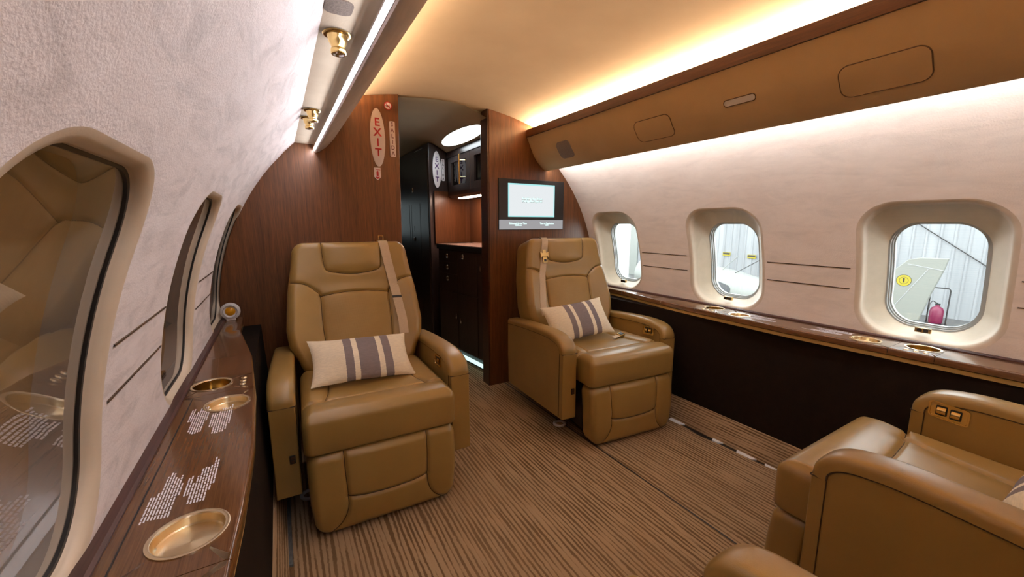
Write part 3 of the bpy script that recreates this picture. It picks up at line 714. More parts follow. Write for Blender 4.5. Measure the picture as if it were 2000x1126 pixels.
class Cushion:
    """a stuffed slab: rectangle 2a x 2b with corner radius c, edge roll r, seams as grooves; place() maps (x, y, h) to the seat frame"""
    def __init__(s, a, b, c, r, T, seams, extra, place, step=.0042, gd=.0085, gw=.006):
        s.a, s.b, s.c, s.r, s.T, s.seams, s.extra, s.place, s.gd, s.gw = a, b, c, r, T, seams, extra, place, gd, gw
        s.nx, s.ny = int(2 * a / step) + 1, int(2 * b / step) + 1
    def h(s, x, y):
        d = np.maximum(-sdf_rr(x, y, s.a, s.b, s.c), 0)
        roll = np.where(d < s.r, np.sqrt(np.maximum(s.r ** 2 - (s.r - np.minimum(d, s.r)) ** 2, 0)), s.r)
        h = s.T - s.r + roll
        if s.extra: h = h + s.extra(x, y) * np.clip(d / s.r, 0, 1)
        for pl in s.seams:
            g = seg_dist(x, y, pl); h = h - s.gd * np.exp(-(g / s.gw) ** 2) * np.clip(d / .012, .35, 1) - .35 * s.gd * np.exp(-(g / (s.gw * 4)) ** 2) * np.clip(d / .02, 0, 1)
        return h
    def mesh(s, name, m, parent, split=None):
        xs = np.linspace(-1, 1, s.nx); ys = np.linspace(-1, 1, s.ny)
        # finer near the rim
        f = lambda t: np.sign(t) * (1 - (1 - np.abs(t)) ** 1.25)
        X, Y = np.meshgrid(f(xs) * s.a, f(ys) * s.b)
        qx, qy = np.abs(X) - (s.a - s.c), np.abs(Y) - (s.b - s.c); L = np.hypot(np.maximum(qx, 0), np.maximum(qy, 0)); k = np.where((qx > 0) & (qy > 0) & (L > s.c), s.c / np.maximum(L, 1e-9), 1.)
        X = np.where(k < 1, np.sign(X) * (s.a - s.c + qx * k), X); Y = np.where(k < 1, np.sign(Y) * (s.b - s.c + qy * k), Y)
        H = s.h(X, Y)
        ny, nx = X.shape
        top = [s.place(x, y, h) for x, y, h in zip(X.ravel(), Y.ravel(), H.ravel())]
        faces = {}
        for j in range(ny - 1):
            for i in range(nx - 1):
                q = (j * nx + i, j * nx + i + 1, (j + 1) * nx + i + 1, (j + 1) * nx + i)
                key = ''
                if split:
                    cx, cy = X[j:j + 2, i:i + 2].mean(), Y[j:j + 2, i:i + 2].mean(); key = split(cx, cy)
                faces.setdefault(key, []).append(q)
        out = {}
        for key, fs in faces.items():
            v = list(top); ff = list(fs)
            if key == '':
                border = [i for i in range(nx)] + [j * nx + nx - 1 for j in range(1, ny)] + [(ny - 1) * nx + i for i in range(nx - 2, -1, -1)] + [j * nx for j in range(ny - 2, 0, -1)]
                bx, by = X.ravel(), Y.ravel(); prev = border
                for hh, sc in ((s.T * .4, 1.), (.012, 1.), (.003, .985), (0, .96)):
                    base = len(v); v += [s.place(bx[i] * sc, by[i] * sc, hh) for i in border]
                    n = len(border)
                    for t in range(n): ff.append((prev[t], prev[(t + 1) % n], base + (t + 1) % n, base + t))
                    prev = list(range(base, base + n))
                ff.append(tuple(prev[::-1]))
            used = sorted({i for q in ff for i in q}); mp = {o: n for n, o in enumerate(used)}
            me = bpy.data.meshes.new(name if not key else key); me.from_pydata([v[i] for i in used], [], [tuple(mp[i] for i in q) for q in ff])
            mm = m[key] if isinstance(m, dict) else m
            me.materials.append(mm); out[key] = link(name if not key else key, me, parent, 50)
        return out
    def seam_tubes(s, parent, which=None, r=.0019, name='seam'):
        for pl in (which or s.seams):
            P = np.array(pl); H = s.h(P[:, 0], P[:, 1]); q = MB(); q.tube([s.place(x, y, h + .0002) for (x, y), h in zip(pl, H)], r, 6); q.build(name, M['seam'], parent, 60)

def back_w(v):           # half width factor along the backrest (0 bottom .. 1 top)
    return float(np.interp(v, [0, .10, .22, .34, .6, .8, .93, 1], [.90, .95, 1.08, 1.11, 1.06, .985, .945, .93]))
BA, BB = .297, .325
def place_back(x, y, h):
    v = (y + BB) / (2 * BB); w = back_w(v)
    t = 2 * BB * v
    # gently curved recline
    yy_ = .610 + .175 * (t / .65) + .025 * math.sin(PI * v) ; zz = .435 + .635 * (t / .65)
    ny_, nz_ = -.955, .27
    wing = .030 * max(0, abs(x) / BA - .55) ** 1.3 * 2.2 * math.exp(-((v - .35) / .3) ** 2)
    return (x * w, yy_ + ny_ * (h - .13) - wing, zz + nz_ * (h - .13))
def hr_inside(x, y):
    lo = .175 - .022 * (1 - (x / .15) ** 2)
    xw = .150 - .018 * (max(0, .325 - y) / .15)
    return abs(x) < xw and y > lo
HR = smooth_pl([(-.158, .322), (-.152, .27), (-.142, .205), (-.128, .176), (-.08, .162), (0, .153), (.08, .162), (.128, .176), (.142, .205), (.152, .27), (.158, .322)])
LUM_T = smooth_pl([(-.158, .046), (-.08, .058), (0, .062), (.08, .058), (.158, .046)])
LUM_L = smooth_pl([(-.288, .125), (-.225, .110), (-.178, .075), (-.158, .046), (-.153, -.05), (-.150, -.2), (-.150, -.32)])
LUM_R = [(-x, y) for x, y in LUM_L]
def in_poly(x, y, pl):
    c = False; n = len(pl)
    for i in range(n):
        (x0, y0), (x1, y1) = pl[i], pl[(i + 1) % n]
        if (y0 > y) != (y1 > y) and x < (x1 - x0) * (y - y0) / (y1 - y0) + x0: c = not c
    return c
HRP = list(HR)
def back_split(x, y):
    if y > .14 and in_poly(x, y, HRP + [(.2, .34), (-.2, .34)][0:0]): return 'headrest'
    if abs(x) < .152 and y < float(np.interp(x, [p[0] for p in LUM_T], [p[1] for p in LUM_T])): return 'lumbar_panel'
    return ''
def back_extra(x, y):
    e = .012 * np.exp(-((x / .13) ** 4 + ((y - .245) / .08) ** 4))          # headrest swell
    e = e + .010 * np.exp(-((x / .14) ** 4 + ((y + .12) / .16) ** 4))       # lumbar swell
    e = e + .020 * np.clip((np.abs(x) - .17) / .10, 0, 1) * np.exp(-((y + .08) / .2) ** 2)  # side bolsters
    e = e - .008 * np.exp(-((x / .15) ** 4 + ((y - .11) / .04) ** 2))
    return e
backC = Cushion(BA, BB, .055, .035, .18, [HR, LUM_T, LUM_L, LUM_R], back_extra, place_back)

# seat cushion: local x, y back from the front edge
SA, SB = .288, .30
def place_seat(x, y, h): 
    t = (y + SB)
    return (x, t, .335 + h - .02 * max(0, t - .14) / .46)
S_F = smooth_pl([(-.288, -.165), (-.21, -.150), (-.17, -.142), (0, -.134), (.17, -.142), (.21, -.150), (.288, -.165)])
S_L = smooth_pl([(-.205, -.150), (-.185, -.05), (-.172, .1), (-.168, .30)]); S_R = [(-x, y) for x, y in S_L]
def seat_extra(x, y):
    e = .012 * np.exp(-((y + .23) / .06) ** 2) - .010 * np.exp(-((x / .15) ** 4 + ((y - .05) / .2) ** 4)) + .010 * np.clip((np.abs(x) - .17) / .08, 0, 1) * (y > -.15)
    return e
seatC = Cushion(SA, SB, .028, .034, .148, [S_F, S_L, S_R], seat_extra, place_seat)
# legrest: faces forward
LA, LB = .284, .158
def place_leg(x, y, h):
    v = (y + LB) / (2 * LB); w = float(np.interp(v, [0, .15, .4, 1], [.91, .955, .985, 1.]))
    return (x * w, (.105 - .012 * (1 - v)) - h - .012 * math.sin(PI * v), .010 + (2 * LB + .008) * v)
G_L = smooth_pl([(-.158, .158), (-.157, .06), (-.155, -.03), (-.162, -.075), (-.185, -.115), (-.232, -.152)]); G_R = [(-x, y) for x, y in G_L]
G_H = smooth_pl([(-.155, -.022), (-.08, -.032), (0, -.035), (.08, -.032), (.155, -.022)])
legC = Cushion(LA, LB, .045, .03, .10, [G_L, G_R, G_H], lambda x, y: .007 * np.cos(np.clip(x / .28, -1, 1) * PI / 2), place_leg)

ARM_PATH = catmull([(.105, .500), (.107, .520), (.116, .540), (.135, .560), (.165, .575), (.21, .584), (.28, .588), (.42, .582), (.62, .566), (.80, .546)], 5)
def arm_path(d):            # inset of the arm outline
    o = []
    for i, p in enumerate(ARM_PATH):
        a = ARM_PATH[max(i - 1, 0)]; b = ARM_PATH[min(i + 1, len(ARM_PATH) - 1)]
        t = np.array(b) - np.array(a); t = t / np.linalg.norm(t); n = np.array((t[1], -t[0]))   # inward (down/back)
        q = np.array(p) + n * d; o.append((float(q[0]), float(q[1])))
    return o
def arm_meshes(parent, side, ctrl, jack, cy=.235, name='armrest'):
    x0, x1 = (.302, .396) if side > 0 else (-.396, -.302)
    inner = x0 if side > 0 else x1; s_in = -side
    root = empty(name, (0, 0, 0), parent=parent)
    # side panel
    q = MB(); pth = arm_path(.012); outl = [(.108, .140), (.109, .30), (.108, .497)] + pth[2:] + [(.805, .52), (.805, .30), (.795, .11), (.78, .10)]
    q.prism(outl, x0 + .004, x1 - .004, 'x'); q.build('side_panel', M['leather'], root, 30, bevel=.008)
    # cap: swept rounded section
    q = MB(); loops = []
    wd = (x1 - x0) / 2; cx_ = (x0 + x1) / 2; n = 28; inn = arm_path(.034)
    sec = []
    for k in range(13):
        a = PI * k / 12; sec.append((math.copysign(abs(math.cos(a)) ** .45, math.cos(a)) * wd, math.sin(a) ** .6 if k not in (0, 12) else 0))
    for p, i_ in zip(ARM_PATH, inn):
        l = []
        for (u, w) in sec: l.append((cx_ + u, i_[0] + (p[0] - i_[0]) * w, i_[1] + (p[1] - i_[1]) * w))
        l.append((cx_ - wd * .9, i_[0], i_[1])); l.append((cx_ + wd * .9, i_[0], i_[1])); loops.append(l)
    q.loft(loops, True, (True, True)); q.build('arm_cap', M['leather'], root, 50)
    # seam lines under the cap
    q = MB()
    for xx in (x0 + .003, x1 - .003): q.tube([(xx, a, b) for a, b in arm_path(.036)], .0022, 6)
    for xx in (x0 + .003, x1 - .003): q.tube([(xx, .1075, .4985), (xx, .1415, .4985)], .0018, 6); q.tube([(xx, .1415, .4985), (xx, .1425, .15)], .0015, 6)
    q.tube([(x0 + .003, .1075, .4995), (x1 - .003, .1075, .4995)], .0018, 6); q.build('seam', M['seam'], root, 60)
    if ctrl:
        t = empty('control_panel', (0, 0, 0), parent=root)
        yc, zc = cy, .522
        def pl(o, x_a, x_b): return [[(x_a, yc + p[0], zc + p[1] - (p[0]) * .10) for p in o], [(x_b, yc + p[0], zc + p[1] - p[0] * .10) for p in o]]
        xi = inner - s_in * .003
        o = rrect(.046, .027, .010, 6)
        q = MB(); q.loft(pl(o, xi, xi + s_in * .0045) + [[(xi + s_in * .0045, yc + p[0], zc + p[1] - p[0] * .1) for p in rrect(.042, .023, .008, 6)], [(xi + s_in * .002, yc + p[0], zc + p[1] - p[0] * .1) for p in rrect(.041, .022, .007, 6)]], True, (True, True)); q.build('control_panel', M['brass'], root, 30)
        for dy in (-.016, .016):
            q = MB(); q.loft([[(xi + s_in * .003, yc + dy + p[0], zc - dy * .1 + p[1]) for p in rrect(.013, .016, .003, 4)], [(xi + s_in * .0034, yc + dy + p[0], zc - dy * .1 + p[1]) for p in rrect(.013, .016, .003, 4)]], True, (True, True)); q.build('switch_recess', M['black'], root, 0)
            q = MB(); L = []
            for zz, dd in ((-.012, .003), (-.008, .009), (0, .011), (.006, .008), (.011, .003)): L.append([(xi + s_in * (.0025 + dd * .8), yc + dy - .010, zc + zz - dy * .1), (xi + s_in * (.0025 + dd * .8), yc + dy + .010, zc + zz - dy * .1)])
            L2 = [[(xi + s_in * .002, a[1], a[2]) for a in l] for l in L]
            q.loft([l + l2[::-1] for l, l2 in zip(L, L2)], True, (True, True)); q.build('rocker_switch', M['brass'], root, 40)
        bpy.data.objects.remove(t)
    if jack:
        q = MB(); xx = x1 - .026 if side < 0 else x0 + .026
        q.box(xx - .010, xx + .010, .1045, .112, .275, .307, 0); q.box(xx - .006, xx + .006, .1035, .1046, .279, .289, 1); q.box(xx - .006, xx + .006, .1035, .1046, .293, .303, 1)
        q.build('jack_plate', [M['black'], M['trimwood']], root, 0, bevel=.0015)
    return root

_proto = {}
def seat(loc, rz, label, ctrl_side, jack_side, arm_lift, belt, cy=.235):
    root = empty('club_chair', loc, rz, label, 'chair')
    if not _proto:
        parts = backC.mesh('backrest', {'': M['leather'], 'headrest': M['leather'], 'lumbar_panel': M['perf']}, root, back_split)
        backC.seam_tubes(parts[''])
        sc_ = seatC.mesh('seat_cushion', M['leather'], root)['']; seatC.seam_tubes(sc_, r=.0014)
        lg = legC.mesh('leg_rest', M['leather'], root)['']; legC.seam_tubes(lg)
        q = MB(); q.box(-.255, .255, .12, .62, .055, .335); q.box(-.20, .20, .16, .60, .0, .06); ped = q.build('pedestal', M['black'], root, 0, bevel=.006)
        for sx in (-1, 1):
            q = MB(); q.lathe([(.026, .001), (.036, .001), (.038, .004), (.038, .009), (.034, .012), (.026, .012), (.024, .009), (.024, .003)], c=(sx * .285, .30, 0), n=32); tag(q.build('foot_ring', M['white'], ped, 40), 'pale ring foot')
        _proto['p'] = [parts[k] for k in parts] + [sc_, lg, ped]
    else:
        for o in _proto['p']: copy_part(o, root)
    for side in (-1, 1):
        a = arm_meshes(root, side, ctrl_side == side, jack_side == side, cy); a.location.z = arm_lift; a.location.y = .023 if arm_lift else 0
    # shoulder harness
    if belt:
        t = root
        xs0, xs1, kind = belt
        q = MB(); L = []
        N = 30
        for k in range(N + 1):
            v = 1.0 - .78 * k / N; y = -BB + 2 * BB * v; x = xs0 + (xs1 - xs0) * (k / N); w0 = back_w(v)
            hh = float(backC.h(np.array([x]), np.array([min(y, BB - .02)]))[0]) + .0045
            if k == 0: hh = .165
            l = []
            for dx, dh in ((-.023, 0), (.023, 0), (.023, .0016), (-.023, .0016)): l.append(place_back(x + dx / w0, y, hh + dh))
            L.append(l)
        # over the top of the backrest
        pre = []
        for hh, yoff in ((.03, .004), (.09, .006), (.145, .006)):
            pre.append([place_back(xs0 + dx / back_w(1), BB + yoff, hh + dh) for dx, dh in ((-.023, -.0), (.023, -.0), (.023, .0016), (-.023, .0016))])
        q.loft(pre + L, True, (True, True)); st = q.build('shoulder_strap', M['webbing'], t, 50)
        if kind == 'guide':
            p = place_back(xs0, BB, .13)
            q = MB(); q.box(p[0] - .028, p[0] + .028, p[1] - .012, p[1] + .030, p[2] + .006, p[2] + .014); q.box(p[0] - .014, p[0] - .009, p[1] + .004, p[1] + .01, p[2] + .014, p[2] + .035); q.box(p[0] + .009, p[0] + .014, p[1] + .004, p[1] + .01, p[2] + .014, p[2] + .035); q.box(p[0] - .014, p[0] + .014, p[1] + .004, p[1] + .01, p[2] + .032, p[2] + .037)
            q.build('strap_guide', M['brass'], t, 0, bevel=.0015)
            k0 = 18; l = L[k0]; m_ = L[k0 + 1]
            q = MB(); c0 = [Vector(a) for a in l]; c1 = [Vector(a) for a in m_]; up = (c0[3] - c0[0]).normalized() * .0012
            q.loft([[a - (c0[1] - c0[0]).normalized() * .001 + up if i in (0, 3) else a + (c0[1] - c0[0]).normalized() * .001 + up for i, a in enumerate(c)] for c in (c0, [a + (b - a) * .75 for a, b in zip(c0, c1)])], True, (True, True)); q.build('strap_keeper', M['black'], st, 0)
        else:
            c0 = [Vector(a) for a in L[7]]; ctr = sum(c0, Vector()) / 4; nrm = (c0[3] - c0[0]).normalized(); ex = (c0[1] - c0[0]).normalized(); ez = nrm.cross(ex)
            if ez.z < 0: ez = -ez
            def bx(q, a0, a1, b0, b1, n0, n1, m_=0):
                v = [ctr + ex * a + ez * b + nrm * n for n in (n0, n1) for b in (b0, b1) for a in (a0, a1)]
                q.add(v, [(0, 2, 3, 1), (4, 5, 7, 6), (0, 1, 5, 4), (2, 6, 7, 3), (0, 4, 6, 2), (1, 3, 7, 5)], m_)
            q = MB(); bx(q, -.026, .026, -.012, .012, .001, .010); bx(q, -.030, -.022, -.018, .018, .002, .009); bx(q, .022, .030, -.018, .018, .002, .009); bx(q, -.016, .016, -.052, -.012, .003, .007); bx(q, -.009, .009, -.046, -.030, .0068, .0082, 1); bx(q, -.012, .012, .012, .034, .002, .008)
            q.build('buckle', [M['brass'], M['black']], st, 0, bevel=.0015)
    return root

def lap_buckle(parent, x, y, z, rz):
    q = MB(); q.box(-.024, .024, -.016, .016, 0, .014, 0); q.box(-.018, .018, -.012, .012, .0135, .0165, 1); q.box(-.085, -.024, -.012, .012, .003, .006, 2)
    o = q.build('lap_buckle', [M['brass'], M['black'], M['webbing']], parent, 0, bevel=.002); o.location = (x, y, z); o.rotation_euler = (.25, 0, rz); return o

chair_a = seat((.305, 1.488, 0), math.radians(-2.0), 'tan leather club chair with brass strap guide, in front of the exit-sign partition', 1, -1, 0., (.170, .205, 'guide'), .285)
chair_b = seat((1.603, 1.420, 0), math.radians(-5.6), 'tan leather club chair with brass harness buckle, under the wall monitor', 1, -1, 0., (-.165, -.205, 'buckle'))
lap_buckle(chair_b, .175, .34, .478, .35)
chair_c = seat((1.505, .538, 0), math.radians(180), 'tan leather club chair seen from behind its arm, next to the dark lower wall', -1, None, .050, (-.165, -.2, 'buckle'), .195)
chair_d = seat((.29, .49, 0), math.radians(180), 'tan leather club chair below the camera, only an armrest end showing', 1, None, .050, (.165, .2, 'guide'), .195)

# pillows ----------------------------------------------------------------------------------
def pillow_mesh():
    nx, ny = 72, 40; a, b, T = .222, .125, .050
    v = []; f = []; rnd = random.Random(3)
    ph = [(rnd.uniform(8, 40), rnd.uniform(8, 40), rnd.uniform(0, 6)) for _ in range(9)]
    for sgn in (1, -1):
        for j in range(ny + 1):
            for i in range(nx + 1):
                u, w = 2 * i / nx - 1, 2 * j / ny - 1
                x = a * u * (1 - .075 * (1 - w * w) ** 1 * abs(u) ** 2); y = b * w * (1 - .10 * (1 - u * u) * abs(w) ** 2)
                e = max(0, (1 - u * u)) ** .55 * max(0, (1 - w * w)) ** .55
                wr = sum(math.sin(p * x + q * y + s) for p, q, s in ph) * .0009 * (e ** .5)
                edge = .0035 * math.sin(38 * x + 3 * sgn) * (1 - e)
                v.append((x, y, sgn * (T * e + wr) + edge * .5))
    N = (nx + 1) * (ny + 1)
    for s in (0, 1):
        for j in range(ny):
            for i in range(nx):
                q = [j * (nx + 1) + i, j * (nx + 1) + i + 1, (j + 1) * (nx + 1) + i + 1, (j + 1) * (nx + 1) + i]
                f.append(tuple(s * N + k for k in (q if s == 0 else q[::-1])))
    me = bpy.data.meshes.new('throw_pillow'); me.from_pydata(v, [], f); me.materials.append(M['linen'])
    return me
def pillow(center, up, right, label):
    r = Vector(right).normalized(); u = Vector(up); u = (u - r * u.dot(r)).normalized(); n = r.cross(u)
    o = bpy.data.objects.new('throw_pillow', PM); COL.objects.link(o)
    o.matrix_world = Matrix(((r.x, u.x, n.x, center[0]), (r.y, u.y, n.y, center[1]), (r.z, u.z, n.z, center[2]), (0, 0, 0, 1)))
    return tag(o, label, 'pillow', 'striped linen throw pillows')
pm0 = pillow_mesh(); tmp = link('tmp_pillow', pm0, None, 80); PM = tmp.data; bpy.data.objects.remove(tmp)
pillow((.292, 1.865, .560), (0, .80, .60), (1, .0, -.045), 'cream linen pillow with grey stripes on the chair by the exit-sign partition')
pillow((1.572, 1.87, .580), (.08, .60, .80), (.985, -.11, .085), 'cream linen pillow with grey stripes on the chair under the monitor')
pillow((1.520, .050, .580), (0, -.75, .66), (-1, 0, .06), 'cream linen pillow at the frame edge on the chair beside the dark lower wall')
pillow((.30, .02, .580), (0, -.75, .66), (-1, 0, -.04), 'cream linen pillow on the chair below the camera, seen in the window glass')

# seat track under the exit-side chair
mb = MB(); mb.box(-.085, -.045, 1.42, 2.4, .0005, .010); mb.box(-.070, -.060, 1.42, 2.4, .010, .0115)
tag(mb.build('seat_track', M['steel'], None, 0, bevel=.002), 'grey metal seat track on the floor beside the exit-side chair', 'track')

# ---------------------------------------------------------------- text
def text_mesh(body, size, mt, parent, loc, align='CENTER', name='lettering', offset=.0, spacing=1.0, depth=.0006, sx=1.0):
    c = bpy.data.curves.new('t', 'FONT'); c.body = body; c.size = size; c.align_x = align; c.align_y = 'CENTER'; c.offset = offset; c.space_line = spacing; c.extrude = depth; c.resolution_u = 4
    o = bpy.data.objects.new('t', c); COL.objects.link(o); bpy.context.view_layer.update()
    me = bpy.data.meshes.new_from_object(o); bpy.data.objects.remove(o)
    me.transform(Matrix.Diagonal((sx, 1, 1, 1)))
    me.transform(Matrix.Rotation(PI / 2, 4, 'X'))      # now reads in the xz plane, facing -y
    me.name = name; me.materials.clear(); me.materials.append(mt)
    q = bpy.data.objects.new(name, me); COL.objects.link(q); q.parent = parent; q.location = loc
    return q

def vertical_letters(word, size, pitch, mt, parent, x, z, y, skew=0., offset=.0, sx=1.0):
    me_all = MB()
    for i, ch in enumerate(word):
        t = text_mesh(ch, size, mt, None, (0, 0, 0), offset=offset, sx=sx); m_ = t.data
        zz = z + pitch * ((len(word) - 1) / 2 - i)
        me_all.add([(v.co.x + x, v.co.y + y, v.co.z + zz) for v in m_.vertices], [tuple(p.vertices) for p in m_.polygons]); bpy.data.objects.remove(t)
    return me_all.build('lettering', mt, parent, 0)

def oval_sign(x, y, z, hw, hh, label, mt, size, pitch, rz=0., rimmat=None, cat='sign'):
    root = empty('exit_sign', (x, y, z), rz, label, cat)
    o = [(math.cos(2 * PI * k / 64), math.sin(2 * PI * k / 64)) for k in range(64)]
    q = MB(); q.loft([[(a * hw, 0, b * hh) for a, b in o], [(a * hw, -.003, b * hh) for a, b in o], [(a * hw * .97, -.004, b * hh * .985) for a, b in o]], True, (True, True)); q.build('plate', M['signwhite'], root, 30)
    if rimmat:
        q = MB(); q.loft([[(a * (hw + .006), .002, b * (hh + .006)) for a, b in o], [(a * (hw + .006), -.0025, b * (hh + .006)) for a, b in o], [(a * hw, -.0035, b * hh) for a, b in o]], True); q.build('rim', rimmat, root, 40)
    vertical_letters('EXIT', size, pitch, mt, root, 0, 0, -.0045, offset=.0012)
    return root
oval_sign(.543, YB - .0005, 1.660, .0415, .161, 'tall oval exit sign with red letters on the wood partition', M['red'], .062, .0555)
def salida(x, y, z, hw, hh, label, size, pitch, rz=0., mt=None):
    root = empty('exit_sign', (x, y, z), rz, label, 'sign')
    o = rrect(hw, hh, min(hw * .45, .008), 6)
    q = MB(); q.loft([[(a, 0, b) for a, b in o], [(a, -.002, b) for a, b in o]], True, (True, True)); q.build('plate', M['signwhite'], root, 30)
    vertical_letters('SALIDA', size, pitch, mt or M['purple'], root, 0, 0, -.0025, offset=.0003, sx=.85); return root
M['letterdark'] = mat('sign letters', (.16, .03, .04), .5)
salida(.628, YB - .0005, 1.660, .0165, .1, 'narrow white salida sign beside the red-lettered oval', .033, .0325, mt=M['letterdark'])
# no smoking disc
root = empty('no_smoking_sign', (.610, YB - .0005, 1.842), 0, 'small round no-smoking sign above the salida sign', 'sign')
q = MB(); q.lathe([(.0, 0), (.0205, 0), (.0205, -.002), (.0, -.002)], n=40, axis='y'); q.build('plate', M['signwhite'], root, 30)
q = MB(); q.lathe([(.0185, -.002), (.0185, -.003), (.0225, -.003), (.0225, 0)], n=40, axis='y')
q.add([(-.015, -.0032, .012), (-.012, -.0032, .015), (.015, -.0032, -.012), (.012, -.0032, -.015)], [(0, 1, 2, 3)]); q.build('ring', M['red'], root, 30)
q = MB(); q.add([(-.014, -.0030, -.003), (.010, -.0030, -.006), (.010, -.0030, -.001), (-.014, -.0030, .001)], [(0, 1, 2, 3)]); q.tube([(.006, -.0026, .001), (.010, -.0026, .006), (.005, -.0026, .010), (.009, -.0026, .014)], .0008, 5); q.build('cigarette', M['black'], root, 0)
# fire extinguisher arrow
root = empty('extinguisher_sign', (.532, YB - .0005, 1.458), 0, 'small arrow-shaped fire extinguisher sign below the oval exit sign', 'sign')
q = MB(); q.prism([(-.019, .035), (.019, .035), (.019, -.018), (0, -.036), (-.019, -.018)], 0, -.002, 'y'); q.build('plate', M['signwhite'], root, 0)
q = MB(); q.prism([(-.006, .012), (.006, .012), (.006, -.012), (-.006, -.012)], -.002, -.0026, 'y'); q.prism([(-.003, .020), (.003, .020), (.003, .012), (-.003, .012)], -.002, -.0026, 'y'); q.prism([(-.008, .0235), (.016, .0205), (.016, .024), (-.008, .0265)], -.002, -.0026, 'y'); q.prism([(-.014, -.017), (.014, -.017), (0, -.030)], -.002, -.0026, 'y'); q.build('pictogram', M['red'], root, 0)

# monitor ------------------------------------------------------------------------------------
root = empty('wall_monitor', (1.610, YB, 1.306), 0, 'black flat monitor with a pale screen on the wood partition', 'monitor')
q = MB(); q.box(-.280, .280, -.010, .004, -.176, .174); q.build('bezel', M['black'], root, 0, bevel=.003)
q = MB(); q.box(-.2065, .1925, -.0112, -.0100, -.0865, .1445); q.build('screen_border', M['screenedge'], root, 0)
q = MB(); q.box(-.196, .182, -.0118, -.0111, -.0785, .1345); scr = q.build('screen', M['screen'], root, 0)
q = MB(); q.box(-.278, .272, -.0115, -.0100, -.174, -.1075); bar = q.build('caption_bar', M['screenbar'], root, 0)
text_mesh('Awaiting data from\nNavigation System', .0205, M['screentext'], scr, (-.006, -.0126, .034), offset=.0010, spacing=.85, sx=1.1)
text_mesh('Awaiting data from\nNavigation System', .0205, M['grey'], scr, (-.0052, -.0121, .0332), offset=.0022, spacing=.85, sx=1.1, depth=.0002, name='lettering_shadow')
text_mesh('Estimated Arrival Time\n12:00 am', .0155, M['screentext'], bar, (-.125, -.0123, -.139), offset=.0006, spacing=.8)
text_mesh('Time to Destination\n0:00', .0155, M['screentext'], bar, (.125, -.0123, -.139), offset=.0006, spacing=.8)

# ---------------------------------------------------------------- galley passage
# tall closet
root = empty('tall_closet', (1.19, 3.48, 0), 0, 'tall dark glossy closet in the passage with a second exit sign', 'closet')
q = MB(); q.prism([(0, 0), (.38, .10), (.62, .12), (.62, 2.2), (0, 2.2)], .0, 1.868, 'z'); q.build('body', M['galley'], root, 0, bevel=.006)
q = MB(); q.box(-.004, .004, .03, 2.0, .06, 1.80); dr = q.build('door', M['galley'], root, 0, bevel=.003)
for yy_ in (.27, .55, .62):
    q = MB(); q.box(-.0055, -.0035, yy_ - .003, yy_ + .003, .08, 1.36); q.build('door_groove', M['black'], dr, 0)
q = MB(); q.lathe([(.020, 0), (.022, -.006), (.014, -.010), (.012, -.006), (0, -.006)], c=(-.004, .46, 1.02), n=24, axis='x'); q.build('latch', M['chrome'], dr, 40)
q = MB(); q.box(-.007, -.003, .47, .51, 1.48, 1.52); q.build('lock_plate', M['chrome'], dr, 0, bevel=.001)
q = MB(); q.box(-.005, -.003, .46, .475, 1.10, 1.15); q.build('keyhole', M['black'], dr, 0)
q = MB(); q.box(-.005, -.0035, .14, .38, 1.838, 1.846); q.build('light_gap', M['chrome'], dr, 0)
ang = math.atan2(.10, .38)
def on_face(t, off=.001): return (1.19 + t * math.cos(ang) + off * math.sin(ang), 3.48 + t * math.sin(ang) - off * math.cos(ang))
x_, y_ = on_face(.085); oval_sign(x_, y_, 1.648, .045, .158, 'oval exit sign with purple letters on the dark closet in the passage', M['purple'], .060, .057, ang, M['black'])
x_, y_ = on_face(.152); salida(x_, y_, 1.650, .017, .095, 'narrow salida sign beside the purple-lettered oval', .031, .0305, ang, M['black'])

# base cabinet with curved front
def gx(y): return 1.335 - .10 * ((y - 2.62) / .76) ** 1.2 if y > 2.62 else 1.335
FR = [(gx(2.60 + .80 * k / 24), 2.60 + .80 * k / 24) for k in range(25)]
def front_pt(t, out=0.):
    y = 2.60 + .80 * t; return (gx(y) - out, y)
root = empty('galley_cabinet', (1.6, 3.0, 0), 0, 'dark galley base cabinet with three drawers and a stone counter', 'cabinet')
O = (1.6, 3.0)
q = MB(); q.prism([(x - O[0], y - O[1]) for x, y in FR] + [(2.0 - O[0], .46), (2.0 - O[0], -.43)], .10, .955, 'z'); q.build('body', M['galley'], root, 30)
q = MB(); q.prism([(x - O[0] - .018, y - O[1]) for x, y in FR] + [(2.05 - O[0], .46), (2.05 - O[0], -.43)], .955, .992, 'z'); q.build('counter_edge', M['black'], root, 30)
q = MB(); q.prism([(x - O[0] - .012, y - O[1]) for x, y in FR] + [(2.05 - O[0], .46), (2.05 - O[0], -.43)], .992, .997, 'z'); tag(q.build('countertop', M['counter'], root, 30), 'pinkish stone countertop')
q = MB(); q.prism([(x - O[0] + .03, y - O[1]) for x, y in FR] + [(2.0 - O[0], .46), (2.0 - O[0], -.43)], .0, .10, 'z'); q.build('toe_kick', M['black'], root, 30)
q = MB(); pts = [(x - O[0] + .012, y - O[1]) for x, y in FR]; q.loft([[(x, y, .025) for x, y in pts], [(x, y, .062) for x, y in pts]], False); q.build('toe_light', M['toe'], root, 40)
